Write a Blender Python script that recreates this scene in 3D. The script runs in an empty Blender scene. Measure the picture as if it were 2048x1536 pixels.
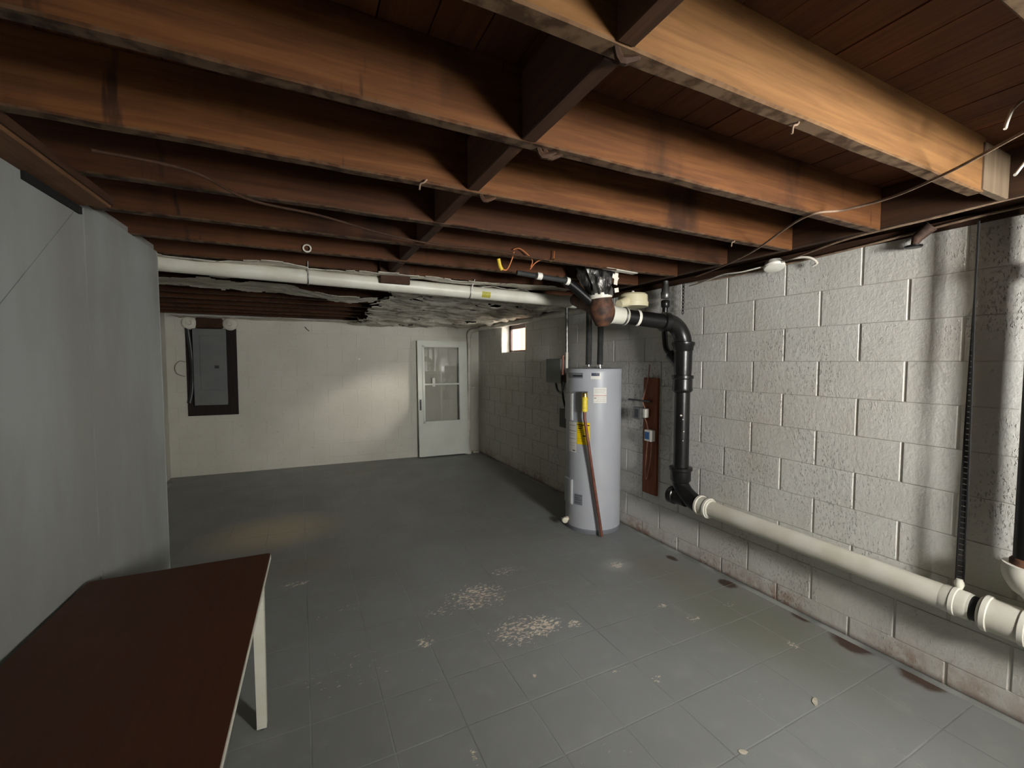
import bpy, bmesh, math, random
from mathutils import Vector, Matrix, noise as mnoise
random.seed(7)
scene = bpy.context.scene
COL = scene.collection
# ------------------------------------------------------------------ camera
cam_d = bpy.data.cameras.new('camera'); cam = bpy.data.objects.new('camera', cam_d); COL.objects.link(cam)
cam_d.sensor_width = 36.0; cam_d.sensor_fit = 'HORIZONTAL'; cam_d.lens = 36.0 * 865.0 / 2048.0
cam_d.clip_start = 0.02
cam.location = (0, 0, 1.52)
_yaw, _pitch = math.atan(424 / 865), math.atan(44 / 865)
_fw = Vector((math.sin(_yaw) * math.cos(_pitch), math.cos(_yaw) * math.cos(_pitch), -math.sin(_pitch)))
cam.rotation_euler = _fw.to_track_quat('-Z', 'Y').to_euler()
scene.camera = cam
# ------------------------------------------------------------------ world, sun, daylight through the rear openings, exposure
world = bpy.data.worlds.new('world'); scene.world = world; world.use_nodes = True
bg = world.node_tree.nodes['Background']; bg.inputs[0].default_value = (1.0, 0.93, 0.86, 1); bg.inputs[1].default_value = 14.0

def area(name, loc, aim, sx, sy, power, col):
    d = bpy.data.lights.new(name, 'AREA'); d.shape = 'RECTANGLE'; d.size = sx; d.size_y = sy; d.energy = power; d.color = col
    o = bpy.data.objects.new(name, d); COL.objects.link(o); o.location = loc
    o.rotation_euler = (Vector(aim) - Vector(loc)).to_track_quat('-Z', 'Z').to_euler()
    return o
WINLIGHT = area('daylight_rear_window', (1.66, -1.40, 1.62), (1.66, 3.0, 1.52), 0.50, 0.58, 158, (1.0, 0.985, 0.95))
sun_d = bpy.data.lights.new('sun', 'SUN'); sun_d.energy = 11.0; sun_d.angle = math.radians(22); sun_d.color = (1.0, 0.93, 0.80)
sun = bpy.data.objects.new('sun', sun_d); COL.objects.link(sun)
sun.rotation_euler = Vector((-1.80, 1.32, -1.0)).to_track_quat('-Z', 'Y').to_euler(); sun.location = (6, 3, 4)
vs = scene.view_settings; vs.view_transform = 'Standard'; vs.look = 'None'; vs.exposure = 0.0; vs.gamma = 1.0
cy = scene.cycles; cy.max_bounces = 6; cy.diffuse_bounces = 4; cy.glossy_bounces = 2; cy.transmission_bounces = 2; cy.transparent_max_bounces = 8
try: vs.use_curve_mapping = False
except Exception: pass

# ------------------------------------------------------------------ materials
def s2l(c):
    return tuple((x / 12.92 if x <= 0.04045 else ((x + 0.055) / 1.055) ** 2.4) for x in (v / 255 for v in c)) + (1.0,)

class NT:
    def __init__(s, name):
        s.m = bpy.data.materials.new(name); s.m.use_nodes = True; s.t = s.m.node_tree; s.n = s.t.nodes
        s.b = s.n['Principled BSDF']; s.pos = s.n.new('ShaderNodeNewGeometry').outputs['Position']
    def link(s, a, b): s.t.links.new(a, b)
    def val(s, sock, v):
        if hasattr(v, 'is_linked') or hasattr(v, 'links'): s.link(v, sock)
        else: sock.default_value = v
    def mapping(s, scale=(1, 1, 1), loc=(0, 0, 0), rot=(0, 0, 0), src=None):
        m = s.n.new('ShaderNodeMapping'); m.inputs['Scale'].default_value = scale; m.inputs['Location'].default_value = loc
        m.inputs['Rotation'].default_value = rot; s.link(src or s.pos, m.inputs['Vector']); return m.outputs[0]
    def noise(s, scale=5, detail=4, vec=None, rough=.55, dist=0):
        n = s.n.new('ShaderNodeTexNoise'); n.inputs['Scale'].default_value = scale; n.inputs['Detail'].default_value = detail
        n.inputs['Roughness'].default_value = rough; n.inputs['Distortion'].default_value = dist
        s.link(vec or s.pos, n.inputs['Vector']); return n.outputs['Fac']
    def ramp(s, fac, lo, hi, smooth=True):
        m = s.n.new('ShaderNodeMapRange'); m.inputs['From Min'].default_value = lo; m.inputs['From Max'].default_value = hi
        m.interpolation_type = 'SMOOTHSTEP' if smooth else 'LINEAR'; s.link(fac, m.inputs['Value']); return m.outputs[0]
    def math(s, op, a, b=None):
        m = s.n.new('ShaderNodeMath'); m.operation = op; s.val(m.inputs[0], a)
        if b is not None: s.val(m.inputs[1], b)
        return m.outputs[0]
    def mix(s, fac, a, b, mode='MIX'):
        m = s.n.new('ShaderNodeMix'); m.data_type = 'RGBA'; m.blend_type = mode
        s.val(m.inputs['Factor'], fac); s.val(m.inputs['A'], a) if False else None
        for sock in m.inputs:
            if sock.identifier == 'A_Color': s.val(sock, a)
            if sock.identifier == 'B_Color': s.val(sock, b)
        for o in m.outputs:
            if o.identifier == 'Result_Color': return o
    def bump(s, h, strength=.3, dist=.003, prev=None):
        b = s.n.new('ShaderNodeBump'); b.inputs['Strength'].default_value = strength; b.inputs['Distance'].default_value = dist
        s.link(h, b.inputs['Height'])
        if prev is not None: s.link(prev, b.inputs['Normal'])
        return b.outputs[0]
    def spot(s, x, y, rx, ry, rot=0):
        """1 in the middle of an ellipse on the floor, 0 at its rim"""
        c, sn = math.cos(rot), math.sin(rot)
        sub = s.n.new('ShaderNodeVectorMath'); sub.operation = 'SUBTRACT'; s.link(s.pos, sub.inputs[0]); sub.inputs[1].default_value = (x, y, 0)
        mp = s.mapping((1 / rx, 1 / ry, 0), rot=(0, 0, 0), src=sub.outputs[0])
        ln = s.n.new('ShaderNodeVectorMath'); ln.operation = 'LENGTH'; s.link(mp, ln.inputs[0])
        return s.ramp(ln.outputs['Value'], 1.0, 0.15)
    def out(s, col, rough=.6, metal=0, normal=None, spec=.5):
        s.val(s.b.inputs['Base Color'], col); s.val(s.b.inputs['Roughness'], rough); s.b.inputs['Metallic'].default_value = metal
        s.b.inputs['Specular IOR Level'].default_value = spec
        if normal is not None: s.link(normal, s.b.inputs['Normal'])
        return s.m

def mat(name, c1, c2=None, rough=.6, metal=0, ns=6, stretch=(1, 1, 1), lo=.35, hi=.65, bump=0, bs=60, bd=.002, spec=.5):
    t = NT(name); v = t.mapping(stretch)
    col = s2l(c1)
    if c2: col = t.mix(t.ramp(t.noise(ns, 5, v), lo, hi), s2l(c1), s2l(c2))
    nrm = t.bump(t.noise(bs, 3, v), bump, bd) if bump else None
    return t.out(col, rough, metal, nrm, spec)

def block_mat(name, c1, c2, bump, rust):
    t = NT(name)
    a = t.noise(2.2, 4); b = t.noise(38, 5, t.mapping((1, 1, 1)))
    col = t.mix(t.ramp(a, .3, .7), s2l(c1), s2l(c2))
    col = t.mix(t.math('MULTIPLY', t.ramp(b, .62, .75), .35), col, s2l((120, 116, 106)))
    if rust:
        sep = t.n.new('ShaderNodeSeparateXYZ'); t.link(t.pos, sep.inputs[0])
        low = t.ramp(sep.outputs['Z'], .17, .0)
        low2 = t.ramp(sep.outputs['Z'], .035, .0)
        patch = t.ramp(t.noise(2.6, 3, t.mapping((0, 1, .3), loc=(0, 3.1, 0))), .42, .6)
        rm = t.math('MULTIPLY', low, patch)
        rm = t.math('MULTIPLY', rm, t.ramp(t.noise(24, 4), .3, .62))
        col = t.mix(t.math('MULTIPLY', rm, .75), col, s2l((146, 96, 60)))
        col = t.mix(t.math('MULTIPLY', low2, .7), col, s2l((84, 58, 40)))
        stain = t.math('MULTIPLY', t.ramp(t.noise(1.3, 2, t.mapping((1, 1, .8), loc=(5, 1, 0))), .5, .75), .25)
        col = t.mix(stain, col, s2l((176, 160, 134)))
    h1 = t.noise(55, 4, t.mapping((1, 1, .75), rot=(math.radians(35), 0, 0)), .6)
    pits = t.ramp(t.noise(95, 2, t.mapping((1, 1.6, .6), rot=(math.radians(40), 0, 0))), .58, .76)
    area_m = t.ramp(t.noise(1.7, 2), .38, .62)
    n1 = t.bump(h1, bump, .0065)
    n2 = t.bump(t.math('MULTIPLY', pits, area_m), min(1, bump * 1.8), .012, n1)
    return t.out(col, .62, 0, n2, .35)

def wood_mat(name, c1, c2, dark, axis, rough=.75, blotch=.5):
    t = NT(name)
    sc = {'x': (1.2, 22, 22), 'y': (22, 1.2, 22), 'z': (22, 22, 1.2)}[axis]
    g = t.noise(2.0, 6, t.mapping(sc), .6, .4)
    col = t.mix(t.ramp(g, .3, .7), s2l(c1), s2l(c2))
    bl = t.ramp(t.noise(3.2, 5, t.mapping({'x': (1, .6, .35), 'y': (.6, 1, 1), 'z': (1, 1, .6)}[axis])), .55, .74)
    col = t.mix(t.math('MULTIPLY', bl, blotch), col, s2l(dark))
    if axis == 'x':                    # water streaks and nail stains down the faces, grey dust on the undersides
        st_ = t.ramp(t.noise(5.5, 4, t.mapping((1.6, .05, .22)), .7), .63, .71)
        col = t.mix(t.math('MULTIPLY', st_, .8), col, s2l(dark))
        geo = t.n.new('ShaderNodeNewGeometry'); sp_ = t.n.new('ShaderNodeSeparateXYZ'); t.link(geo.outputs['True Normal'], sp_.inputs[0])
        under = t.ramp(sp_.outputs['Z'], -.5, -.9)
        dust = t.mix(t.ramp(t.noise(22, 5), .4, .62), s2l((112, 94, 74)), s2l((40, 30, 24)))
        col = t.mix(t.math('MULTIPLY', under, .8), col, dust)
    oi = t.n.new('ShaderNodeObjectInfo')
    col = t.mix(t.math('MULTIPLY', oi.outputs['Random'], .30), col, s2l(dark))
    return t.out(col, rough, 0, t.bump(g, .25, .003), .25)

M = {}
M['block'] = block_mat('painted_block', (216, 215, 209), (206, 204, 196), .55, True)
M['mortar'] = mat('painted_mortar', (202, 200, 192), (192, 188, 178), .65, bump=.3, bs=70)
M['block_back'] = block_mat('painted_block_back', (212, 210, 199), (204, 202, 190), .16, False)
M['mortar_back'] = mat('painted_mortar_back', (206, 204, 193), (198, 196, 184), .65)
M['panel_wall'] = mat('painted_panel', (158, 164, 164), (142, 144, 140), .5, ns=2.5, stretch=(1, 1, .35), bump=.12, bs=12, bd=.004)
M['plain_wall'] = mat('plain_wall', (150, 150, 144), (138, 138, 132), .7)
M['joist'] = wood_mat('old_joist', (86, 51, 26), (64, 36, 18), (24, 14, 9), 'x', blotch=.75)  # kept darker than the nearer joists to paint in their shade
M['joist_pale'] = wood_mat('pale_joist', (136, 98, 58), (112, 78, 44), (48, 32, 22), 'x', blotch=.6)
M['joist_mid'] = wood_mat('mid_joist', (122, 78, 41), (94, 57, 29), (34, 20, 14), 'x', blotch=.8)  # lighter than the farther joists: stronger light put into the wood colour
M['joist_y'] = wood_mat('old_blocking', (80, 54, 36), (62, 41, 28), (32, 20, 14), 'y')
M['plank'] = wood_mat('deck_plank', (112, 68, 38), (92, 54, 30), (36, 21, 14), 'y', blotch=.5)
M['header'] = wood_mat('dark_header', (74, 50, 34), (56, 38, 26), (26, 18, 14), 'y')
M['scab'] = wood_mat('grey_scab', (128, 112, 92), (108, 92, 74), (60, 46, 36), 'z')
M['stairboard'] = wood_mat('stair_board', (116, 84, 58), (96, 66, 44), (44, 30, 22), 'y')
M['black_iron'] = mat('black_iron', (15, 15, 16), (26, 24, 23), .32, 0, ns=9, bump=.25, bs=50, bd=.002)
M['rusty_iron'] = mat('rusty_iron', (104, 68, 46), (48, 34, 28), .7, 0, ns=14, bump=.4, bs=50, bd=.003)
M['pvc'] = mat('pvc', (222, 220, 208), (208, 204, 188), .42, ns=5)
M['pvc_band'] = mat('pvc_band', (236, 233, 220), (222, 218, 204), .38, ns=5)
M['pvc_old'] = mat('pvc_ceiling', (214, 214, 202), (200, 198, 184), .42, ns=4)
M['painted_pipe'] = mat('painted_pipe', (224, 221, 210), (204, 199, 186), .5, ns=7)
M['rubber'] = mat('rubber', (24, 24, 26), None, .6)
M['tank'] = mat('tank_enamel', (180, 183, 189), (172, 176, 183), .38, ns=2)
M['tank_rim'] = mat('tank_rim', (118, 122, 128), None, .42)
M['label_white'] = mat('label_white', (224, 222, 214), None, .5)
M['label_yellow'] = mat('label_yellow', (250, 214, 8), None, .5)
M['label_black'] = mat('label_black', (28, 27, 24), None, .5)
M['label_grey'] = mat('label_grey', (150, 152, 154), None, .5)
M['label_red'] = mat('label_red', (176, 50, 48), None, .5)
M['label_navy'] = mat('label_navy', (44, 52, 74), None, .5)
M['tag_yellow'] = mat('tag_yellow', (222, 196, 40), (236, 214, 80), .5, ns=60)
M['brass'] = mat('brass', (196, 160, 88), None, .3, 1)
M['chrome'] = mat('chrome', (220, 220, 220), None, .18, 1)
M['zinc'] = mat('zinc', (150, 150, 148), (120, 120, 118), .38, .85, ns=30)
M['copper'] = mat('copper_tube', (134, 84, 68), (108, 66, 54), .42, .35, ns=14)
M['insul'] = mat('foam_sleeve', (36, 38, 38), (48, 50, 49), .75, ns=12)
M['beige_valve'] = mat('beige_plastic', (220, 212, 190), None, .5)
M['brown_board'] = wood_mat('brown_board', (142, 82, 48), (118, 64, 37), (76, 40, 26), 'z', .6)
M['cable_pink'] = mat('cable_sheath', (188, 142, 118), (168, 120, 98), .6, ns=40)
M['cable_tan'] = mat('cable_tan', (150, 126, 104), (120, 98, 80), .65, ns=30)
M['cable_white'] = mat('cable_white', (206, 200, 188), None, .6)
M['cable_black'] = mat('cable_black', (24, 22, 22), None, .6)
M['copper_wire'] = mat('copper_wire', (206, 128, 80), None, .35, .6)
M['wire_yellow'] = mat('wire_nut_yellow', (206, 176, 44), None, .5)
M['plastic_white'] = mat('plastic_white', (226, 224, 214), None, .45)
M['plastic_blue'] = mat('plastic_blue', (40, 92, 148), None, .4)
M['plastic_cream'] = mat('plastic_cream', (214, 206, 172), (204, 194, 158), .5, ns=8)
M['steel_box'] = mat('steel_box', (120, 122, 122), (104, 106, 106), .45, .3, ns=6)
M['panel_grey'] = mat('panel_grey', (112, 114, 114), (105, 108, 108), .45, ns=4)
M['panel_dark'] = mat('panel_dark', (52, 54, 56), None, .5)
M['board_dark'] = wood_mat('dark_backboard', (44, 36, 34), (34, 28, 27), (22, 18, 18), 'z', .7)
M['door_paint'] = mat('door_paint', (212, 216, 206), (204, 208, 198), .42, ns=3)
M['black_plastic'] = mat('black_plastic', (20, 20, 21), None, .35)
M['table_top'] = wood_mat('table_laminate', (88, 52, 33), (78, 44, 28), (64, 36, 24), 'y', .5, .3)
M['table_white'] = mat('table_enamel', (216, 216, 202), (206, 206, 190), .4, ns=5)
M['win_frame'] = mat('window_frame_dark', (70, 50, 44), None, .6)
M['fence'] = mat('fence_peach', (152, 120, 97), (142, 110, 88), .8, ns=2)
M['chip'] = mat('paint_chip', (206, 200, 184), (188, 178, 158), .7, ns=60)
M['rusty_valve'] = mat('rusty_valve', (66, 52, 46), (92, 70, 58), .6, .3, ns=40)
M['gap_shade'] = mat('painted_gap_shade', (12, 11, 11), None, .9)

def glass_mat():
    t = NT('thin_glass'); n = t.n
    tr = n.new('ShaderNodeBsdfTransparent'); gl = n.new('ShaderNodeBsdfGlossy'); gl.inputs['Roughness'].default_value = .03
    tr.inputs['Color'].default_value = (.98, .985, .98, 1)
    fr = n.new('ShaderNodeLayerWeight'); fr.inputs['Blend'].default_value = .5; fc = t.math('MULTIPLY', t.math('POWER', fr.outputs['Facing'], 4.0), .6)
    mx = n.new('ShaderNodeMixShader'); t.link(t.math('ADD', fc, .12), mx.inputs[0]); t.link(tr.outputs[0], mx.inputs[1]); t.link(gl.outputs[0], mx.inputs[2])
    t.link(mx.outputs[0], n['Material Output'].inputs['Surface']); return t.m
M['glass'] = glass_mat()

def foil_mat():
    t = NT('kraft_foil')
    a = t.noise(4.5, 6, t.mapping((.8, 2.2, 1)), .65, .6); b = t.noise(26, 5, t.mapping((.5, 1.4, 1)), .6)
    col = t.mix(t.ramp(a, .32, .66), s2l((222, 219, 206)), s2l((172, 163, 148)))
    col = t.mix(t.math('MULTIPLY', t.ramp(b, .58, .7), .7), col, s2l((70, 54, 44)))
    sep = t.n.new('ShaderNodeSeparateXYZ'); t.link(t.pos, sep.inputs[0])
    metal = t.math('MULTIPLY', t.ramp(sep.outputs['X'], 1.7, 2.5), .6)
    t.link(metal, t.b.inputs['Metallic'])
    rough = t.math('SUBTRACT', .62, t.math('MULTIPLY', metal, .4))
    t.val(t.b.inputs['Base Color'], col); t.val(t.b.inputs['Roughness'], rough)
    t.link(t.bump(t.noise(26, 6, t.mapping((.6, 1.6, 1)), .65), 1.0, .014), t.b.inputs['Normal'])
    return t.m
M['foil'] = foil_mat()
M['foil_wrap'] = mat('foil_wrap', (120, 118, 114), (26, 24, 23), .38, .6, ns=16, stretch=(1, 1, .35), bump=.8, bs=30, bd=.01)

def floor_mat():
    t = NT('painted_floor')
    big = t.noise(.9, 4); mid = t.noise(7, 5); fine = t.noise(90, 3)
    col = t.mix(t.ramp(big, .3, .7), s2l((140, 143, 142)), s2l((130, 132, 129)))
    col = t.mix(t.math('MULTIPLY', t.ramp(mid, .5, .75), .35), col, s2l((158, 160, 156)))
    # window glow painted as a tan area, and damp greenish band by the wall
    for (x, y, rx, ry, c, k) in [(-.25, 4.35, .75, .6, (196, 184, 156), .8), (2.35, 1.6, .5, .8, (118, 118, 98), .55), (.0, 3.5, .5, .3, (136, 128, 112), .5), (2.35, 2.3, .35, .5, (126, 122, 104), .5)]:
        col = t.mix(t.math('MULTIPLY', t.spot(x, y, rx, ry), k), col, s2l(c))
    # bare patches where the paint has peeled
    peel = None
    flake = t.noise(44, 6, t.mapping((.75, 1.25, 1)), .7, .6)
    for (x, y, rx, ry, k) in [(1.00, 2.56, .46, .34, .30), (1.05, 2.62, .22, .2, .10), (1.30, 2.78, .26, .14, .27), (1.09, 2.12, .40, .30, .30), (1.22, 2.10, .26, .2, .34), (.576, 2.25, .09, .10, .34),
                              (1.40, 2.03, .10, .08, .32), (.75, 2.5, .3, .16, .25), (2.10, 2.50, .13, .1, .34), (-.06, 3.24, .26, .10, .28), (.15, 2.75, .35, .2, .2), (2.06, 1.76, .12, .07, .28),
                              (2.38, 1.77, .09, .06, .25), (2.35, 1.36, .06, .07, .3), (.99, 1.77, .03, .03, .4), (2.0, 1.95, .08, .05, .3), (1.5, 1.5, .07, .07, .26), (.2, 2.2, .6, .45, .19),
                              (.57, 1.5, .03, .10, .3), (1.38, 1.62, .10, .05, .25), (1.6, 2.2, .5, .4, .17), (1.0, 1.2, .5, .4, .15), (1.9, 1.2, .5, .4, .15), (.55, 1.9, .4, .4, .16)]:
        m = t.math('MULTIPLY', t.spot(x, y, rx, ry), k)
        peel = m if peel is None else t.math('MAXIMUM', peel, m)
    pm = t.ramp(t.math('ADD', flake, peel), .80, .85)
    pcol = t.mix(t.ramp(t.noise(5, 3), .4, .6), s2l((236, 226, 208)), s2l((222, 206, 190)))
    col = t.mix(t.math('MULTIPLY', pm, t.ramp(peel, .02, .12)), col, pcol)
    col = t.mix(t.math('MULTIPLY', t.spot(2.1, 2.5, .17, .13), .35), col, s2l((206, 206, 198)))
    # rust stains at the foot of the right wall
    rust = None; rn = t.noise(14, 4)
    for (x, y, rx, ry) in [(2.60, 1.95, .08, .10), (2.66, 1.49, .07, .09), (2.64, 1.22, .12, .16), (2.66, .93, .13, .15), (2.56, 2.40, .05, .08), (2.7, 1.05, .05, .9)]:
        s = t.spot(x, y, rx, ry); rust = s if rust is None else t.math('MAXIMUM', rust, s)
    rmask = t.ramp(t.math('ADD', rust, t.math('MULTIPLY', t.math('SUBTRACT', rn, .5), .9)),   .16, .72)
    col = t.mix(t.math('MULTIPLY', t.math('MULTIPLY', rmask, t.ramp(rust, 0, .35)), .9), col, s2l((64, 38, 24)))
    n1 = t.bump(mid, .12, .01); n2 = t.bump(fine, .12, .0015, n1)
    rough = t.math('ADD', .42, t.math('MULTIPLY', t.ramp(t.noise(3.5, 4), .3, .7), .16))
    return t.out(col, rough, 0, n2, .42)
M['floor'] = floor_mat()

# ------------------------------------------------------------------ mesh helpers
WPOS = {}
def NB(): return bmesh.new()
def face(bm, pts):
    return bm.faces.new([bm.verts.new(p) for p in pts])
def box(bm, x0, x1, y0, y1, z0, z1, bev=0):
    vs_ = [bm.verts.new((x, y, z)) for x in (x0, x1) for y in (y0, y1) for z in (z0, z1)]
    idx = [(0, 1, 3, 2), (4, 6, 7, 5), (0, 4, 5, 1), (2, 3, 7, 6), (0, 2, 6, 4), (1, 5, 7, 3)]
    fs = [bm.faces.new([vs_[i] for i in f]) for f in idx]
    if bev:
        es = list({e for f in fs for e in f.edges})
        bmesh.ops.bevel(bm, geom=es, offset=bev, segments=1, affect='EDGES')
    return vs_
def obox(bm, c, size, R, bev=0):
    hx, hy, hz = (s / 2 for s in size); b2 = bmesh.new(); box(b2, -hx, hx, -hy, hy, -hz, hz, bev)
    mp = {}
    for v in b2.verts: mp[v] = bm.verts.new(Vector(c) + R @ v.co)
    for f in b2.faces: bm.faces.new([mp[v] for v in f.verts])
    b2.free()
def tube(bm, pts, r, seg=12, cap=True):
    pts = [Vector(p) for p in pts]; n = len(pts); rs = r if isinstance(r, (list, tuple)) else [r] * n
    t0 = (pts[1] - pts[0]).normalized(); up = Vector((0, 0, 1)) if abs(t0.z) < .9 else Vector((1, 0, 0))
    nrm = (up - t0 * up.dot(t0)).normalized(); rings = []
    for i, p in enumerate(pts):
        t = ((pts[min(i + 1, n - 1)] - p).normalized() + (p - pts[max(i - 1, 0)]).normalized())
        t = t.normalized() if t.length > 1e-6 else t0
        nrm = (nrm - t * nrm.dot(t)).normalized(); bn = t.cross(nrm)
        rings.append([bm.verts.new(p + (nrm * math.cos(2 * math.pi * k / seg) + bn * math.sin(2 * math.pi * k / seg)) * rs[i]) for k in range(seg)])
    for a, b in zip(rings, rings[1:]):
        for k in range(seg): bm.faces.new((a[k], a[(k + 1) % seg], b[(k + 1) % seg], b[k]))
    if cap:
        bm.faces.new(list(reversed(rings[0]))); bm.faces.new(rings[-1])
def lathe(bm, p0, axis, prof, seg=24, cap=True):
    p0 = Vector(p0); a = Vector(axis).normalized(); pts = [p0 + a * t for t, _ in prof]
    up = Vector((0, 0, 1)) if abs(a.z) < .9 else Vector((1, 0, 0)); u = (up - a * up.dot(a)).normalized(); w = a.cross(u); rings = []
    for p, (_, r) in zip(pts, prof):
        rings.append([bm.verts.new(p + (u * math.cos(2 * math.pi * k / seg) + w * math.sin(2 * math.pi * k / seg)) * max(r, 1e-4)) for k in range(seg)])
    for x, y in zip(rings, rings[1:]):
        for k in range(seg): bm.faces.new((x[k], x[(k + 1) % seg], y[(k + 1) % seg], y[k]))
    if cap: bm.faces.new(list(reversed(rings[0]))); bm.faces.new(rings[-1])
def smooth_path(pts, sub=8):
    P = [Vector(p) for p in pts]; out = []
    for i in range(len(P) - 1):
        a, b, c, d = P[max(i - 1, 0)], P[i], P[i + 1], P[min(i + 2, len(P) - 1)]
        for k in range(sub):
            t = k / sub
            out.append(.5 * ((2 * b) + (c - a) * t + (2 * a - 5 * b + 4 * c - d) * t * t + (3 * b - a - 3 * c + d) * t ** 3))
    out.append(P[-1]); return out
def arc(c, a, b, a0, a1, n=10):
    c, a, b = Vector(c), Vector(a), Vector(b)
    return [c + a * math.cos(a0 + (a1 - a0) * k / n) + b * math.sin(a0 + (a1 - a0) * k / n) for k in range(n + 1)]

def tag(o, label=None, cat=None, group=None, kind=None):
    if label: o['label'] = label
    if cat: o['category'] = cat
    if group: o['group'] = group
    if kind: o['kind'] = kind
    return o
def root(name, loc, label=None, cat=None, group=None, kind=None):
    o = bpy.data.objects.new(name, None); COL.objects.link(o); o.location = loc; o.empty_display_size = .1
    WPOS[o] = Vector(loc); return tag(o, label, cat, group, kind)
def mk(name, bm, m, parent=None, smooth=None, label=None, cat=None, group=None, kind=None):
    """bm is in world coordinates; links ONE mesh object under parent (or top-level, origin at its own base)"""
    bmesh.ops.recalc_face_normals(bm, faces=bm.faces)
    if parent is not None: base = WPOS[parent]
    else:
        xs = [v.co.x for v in bm.verts]; ys = [v.co.y for v in bm.verts]; zs = [v.co.z for v in bm.verts]
        base = Vector(((min(xs) + max(xs)) / 2, (min(ys) + max(ys)) / 2, min(zs)))
    for v in bm.verts: v.co -= base
    me = bpy.data.meshes.new(name); bm.to_mesh(me); bm.free()
    me.materials.append(M[m] if isinstance(m, str) else m)
    if smooth is not None:
        for p in me.polygons: p.use_smooth = True
        me.set_sharp_from_angle(angle=math.radians(smooth))
    o = bpy.data.objects.new(name, me); COL.objects.link(o)
    if parent is not None: o.parent = parent
    else: o.location = base
    WPOS[o] = base.copy()
    return tag(o, label, cat, group, kind)
def inst(name, me, loc, parent, rot=(0, 0, 0)):
    o = bpy.data.objects.new(name, me); COL.objects.link(o); o.parent = parent
    o.location = Vector(loc) - WPOS[parent]; o.rotation_euler = rot; return o
def one(name, build, m, parent=None, smooth=None, **kw):
    bm = NB(); build(bm); return mk(name, bm, m, parent, smooth, **kw)

# ------------------------------------------------------------------ setting: floor of painted tiles
XR, H = 2.70, 2.13                 # face of the right wall, underside of the joists
def _fl(bm):
    box(bm, -1.75, 3.0, -1.6, 7.3, -.20, -.0009)
M['grout'] = mat('painted_joint', (158, 161, 157), (118, 121, 118), .5, ns=2.2, lo=.45, hi=.62)
floor = one('floor', _fl, 'grout', kind='structure')
T = .294; GAP = .0029
def tile_bm(bm, cx, cy, dz=0):
    h = T / 2 - GAP / 2; c = .0035
    lo = [(-h, -h), (h, -h), (h, h), (-h, h)]; hi = [(-h + c, -h + c), (h - c, -h + c), (h - c, h - c), (-h + c, h - c)]
    a = [bm.verts.new((cx + x, cy + y, -.0006 + dz)) for x, y in lo]; b = [bm.verts.new((cx + x, cy + y, dz)) for x, y in hi]
    bm.faces.new(b)
    for k in range(4): bm.faces.new((a[k], a[(k + 1) % 4], b[(k + 1) % 4], b[k]))
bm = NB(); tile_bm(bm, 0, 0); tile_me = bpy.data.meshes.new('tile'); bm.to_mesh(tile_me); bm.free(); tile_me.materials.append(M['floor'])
cells = []
for i in range(-8, 8):
    for j in range(-11, 19):
        x, y = .595 + T * (i + .5), 1.64 + T * (j + .5)
        if x > XR - T / 2 + .08 or x < -1.5 or y > 6.95 or y < -1.3: continue
        cells.append((x, y))
def shows(x, y):
    if x < -.60 and y < 3.0: return False
    d = Vector((x, y, -1.52)); k = d.dot(_fw)
    if k < .3: return False
    rt = Vector((math.cos(_yaw), -math.sin(_yaw), 0)); u = d.dot(rt) / k * 865; v = -d.dot(rt.cross(_fw)) / k * 865
    if x < -.2 and y < 2.0: return False
    return abs(u) < 1100 and v < 860
vis = sorted([c for c in cells if shows(*c)], key=lambda c: c[0] ** 2 + c[1] ** 2)
near = vis[:290]; rest = [c for c in cells if c not in set(near)]
for (x, y) in near:
    inst('tile', tile_me, (x, y, random.uniform(0, .0007)), floor, (random.uniform(-.0008, .0008), random.uniform(-.0008, .0008), 0))
bm = NB()
for (x, y) in rest: tile_bm(bm, x, y, random.uniform(0, .0006))
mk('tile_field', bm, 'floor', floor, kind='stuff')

# ------------------------------------------------------------------ setting: block walls
BLK_ME = {}
def block_mesh(w, h, cv, ch, m):
    key = (round(w, 3), round(h, 3), cv, ch, m)
    if key in BLK_ME: return BLK_ME[key]
    bm = NB(); w2, h2 = w / 2, h / 2; d = .03
    def ring(sx, sz, y): return [bm.verts.new((x, y, z)) for x, z in ((-sx, -sz), (sx, -sz), (sx, sz), (-sx, sz))]
    bk = ring(w2, h2, d); md = ring(w2, h2, .0035 if m == 'block' else .0015); fr = ring(w2 - cv, h2 - ch, 0)
    bm.faces.new(fr)
    for a, b in ((bk, md), (md, fr)):
        for k in range(4): bm.faces.new((a[k], a[(k + 1) % 4], b[(k + 1) % 4], b[k]))
    bmesh.ops.recalc_face_normals(bm, faces=bm.faces)
    me = bpy.data.meshes.new('concrete_block'); bm.to_mesh(me); bm.free(); me.materials.append(M[m]); BLK_ME[key] = me; return me
def courses():
    zs = [0, .1087]
    while zs[-1] < H - .01: zs.append(zs[-1] + .2021)
    zs[-1] = H; return list(zip(zs, zs[1:]))
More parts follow.
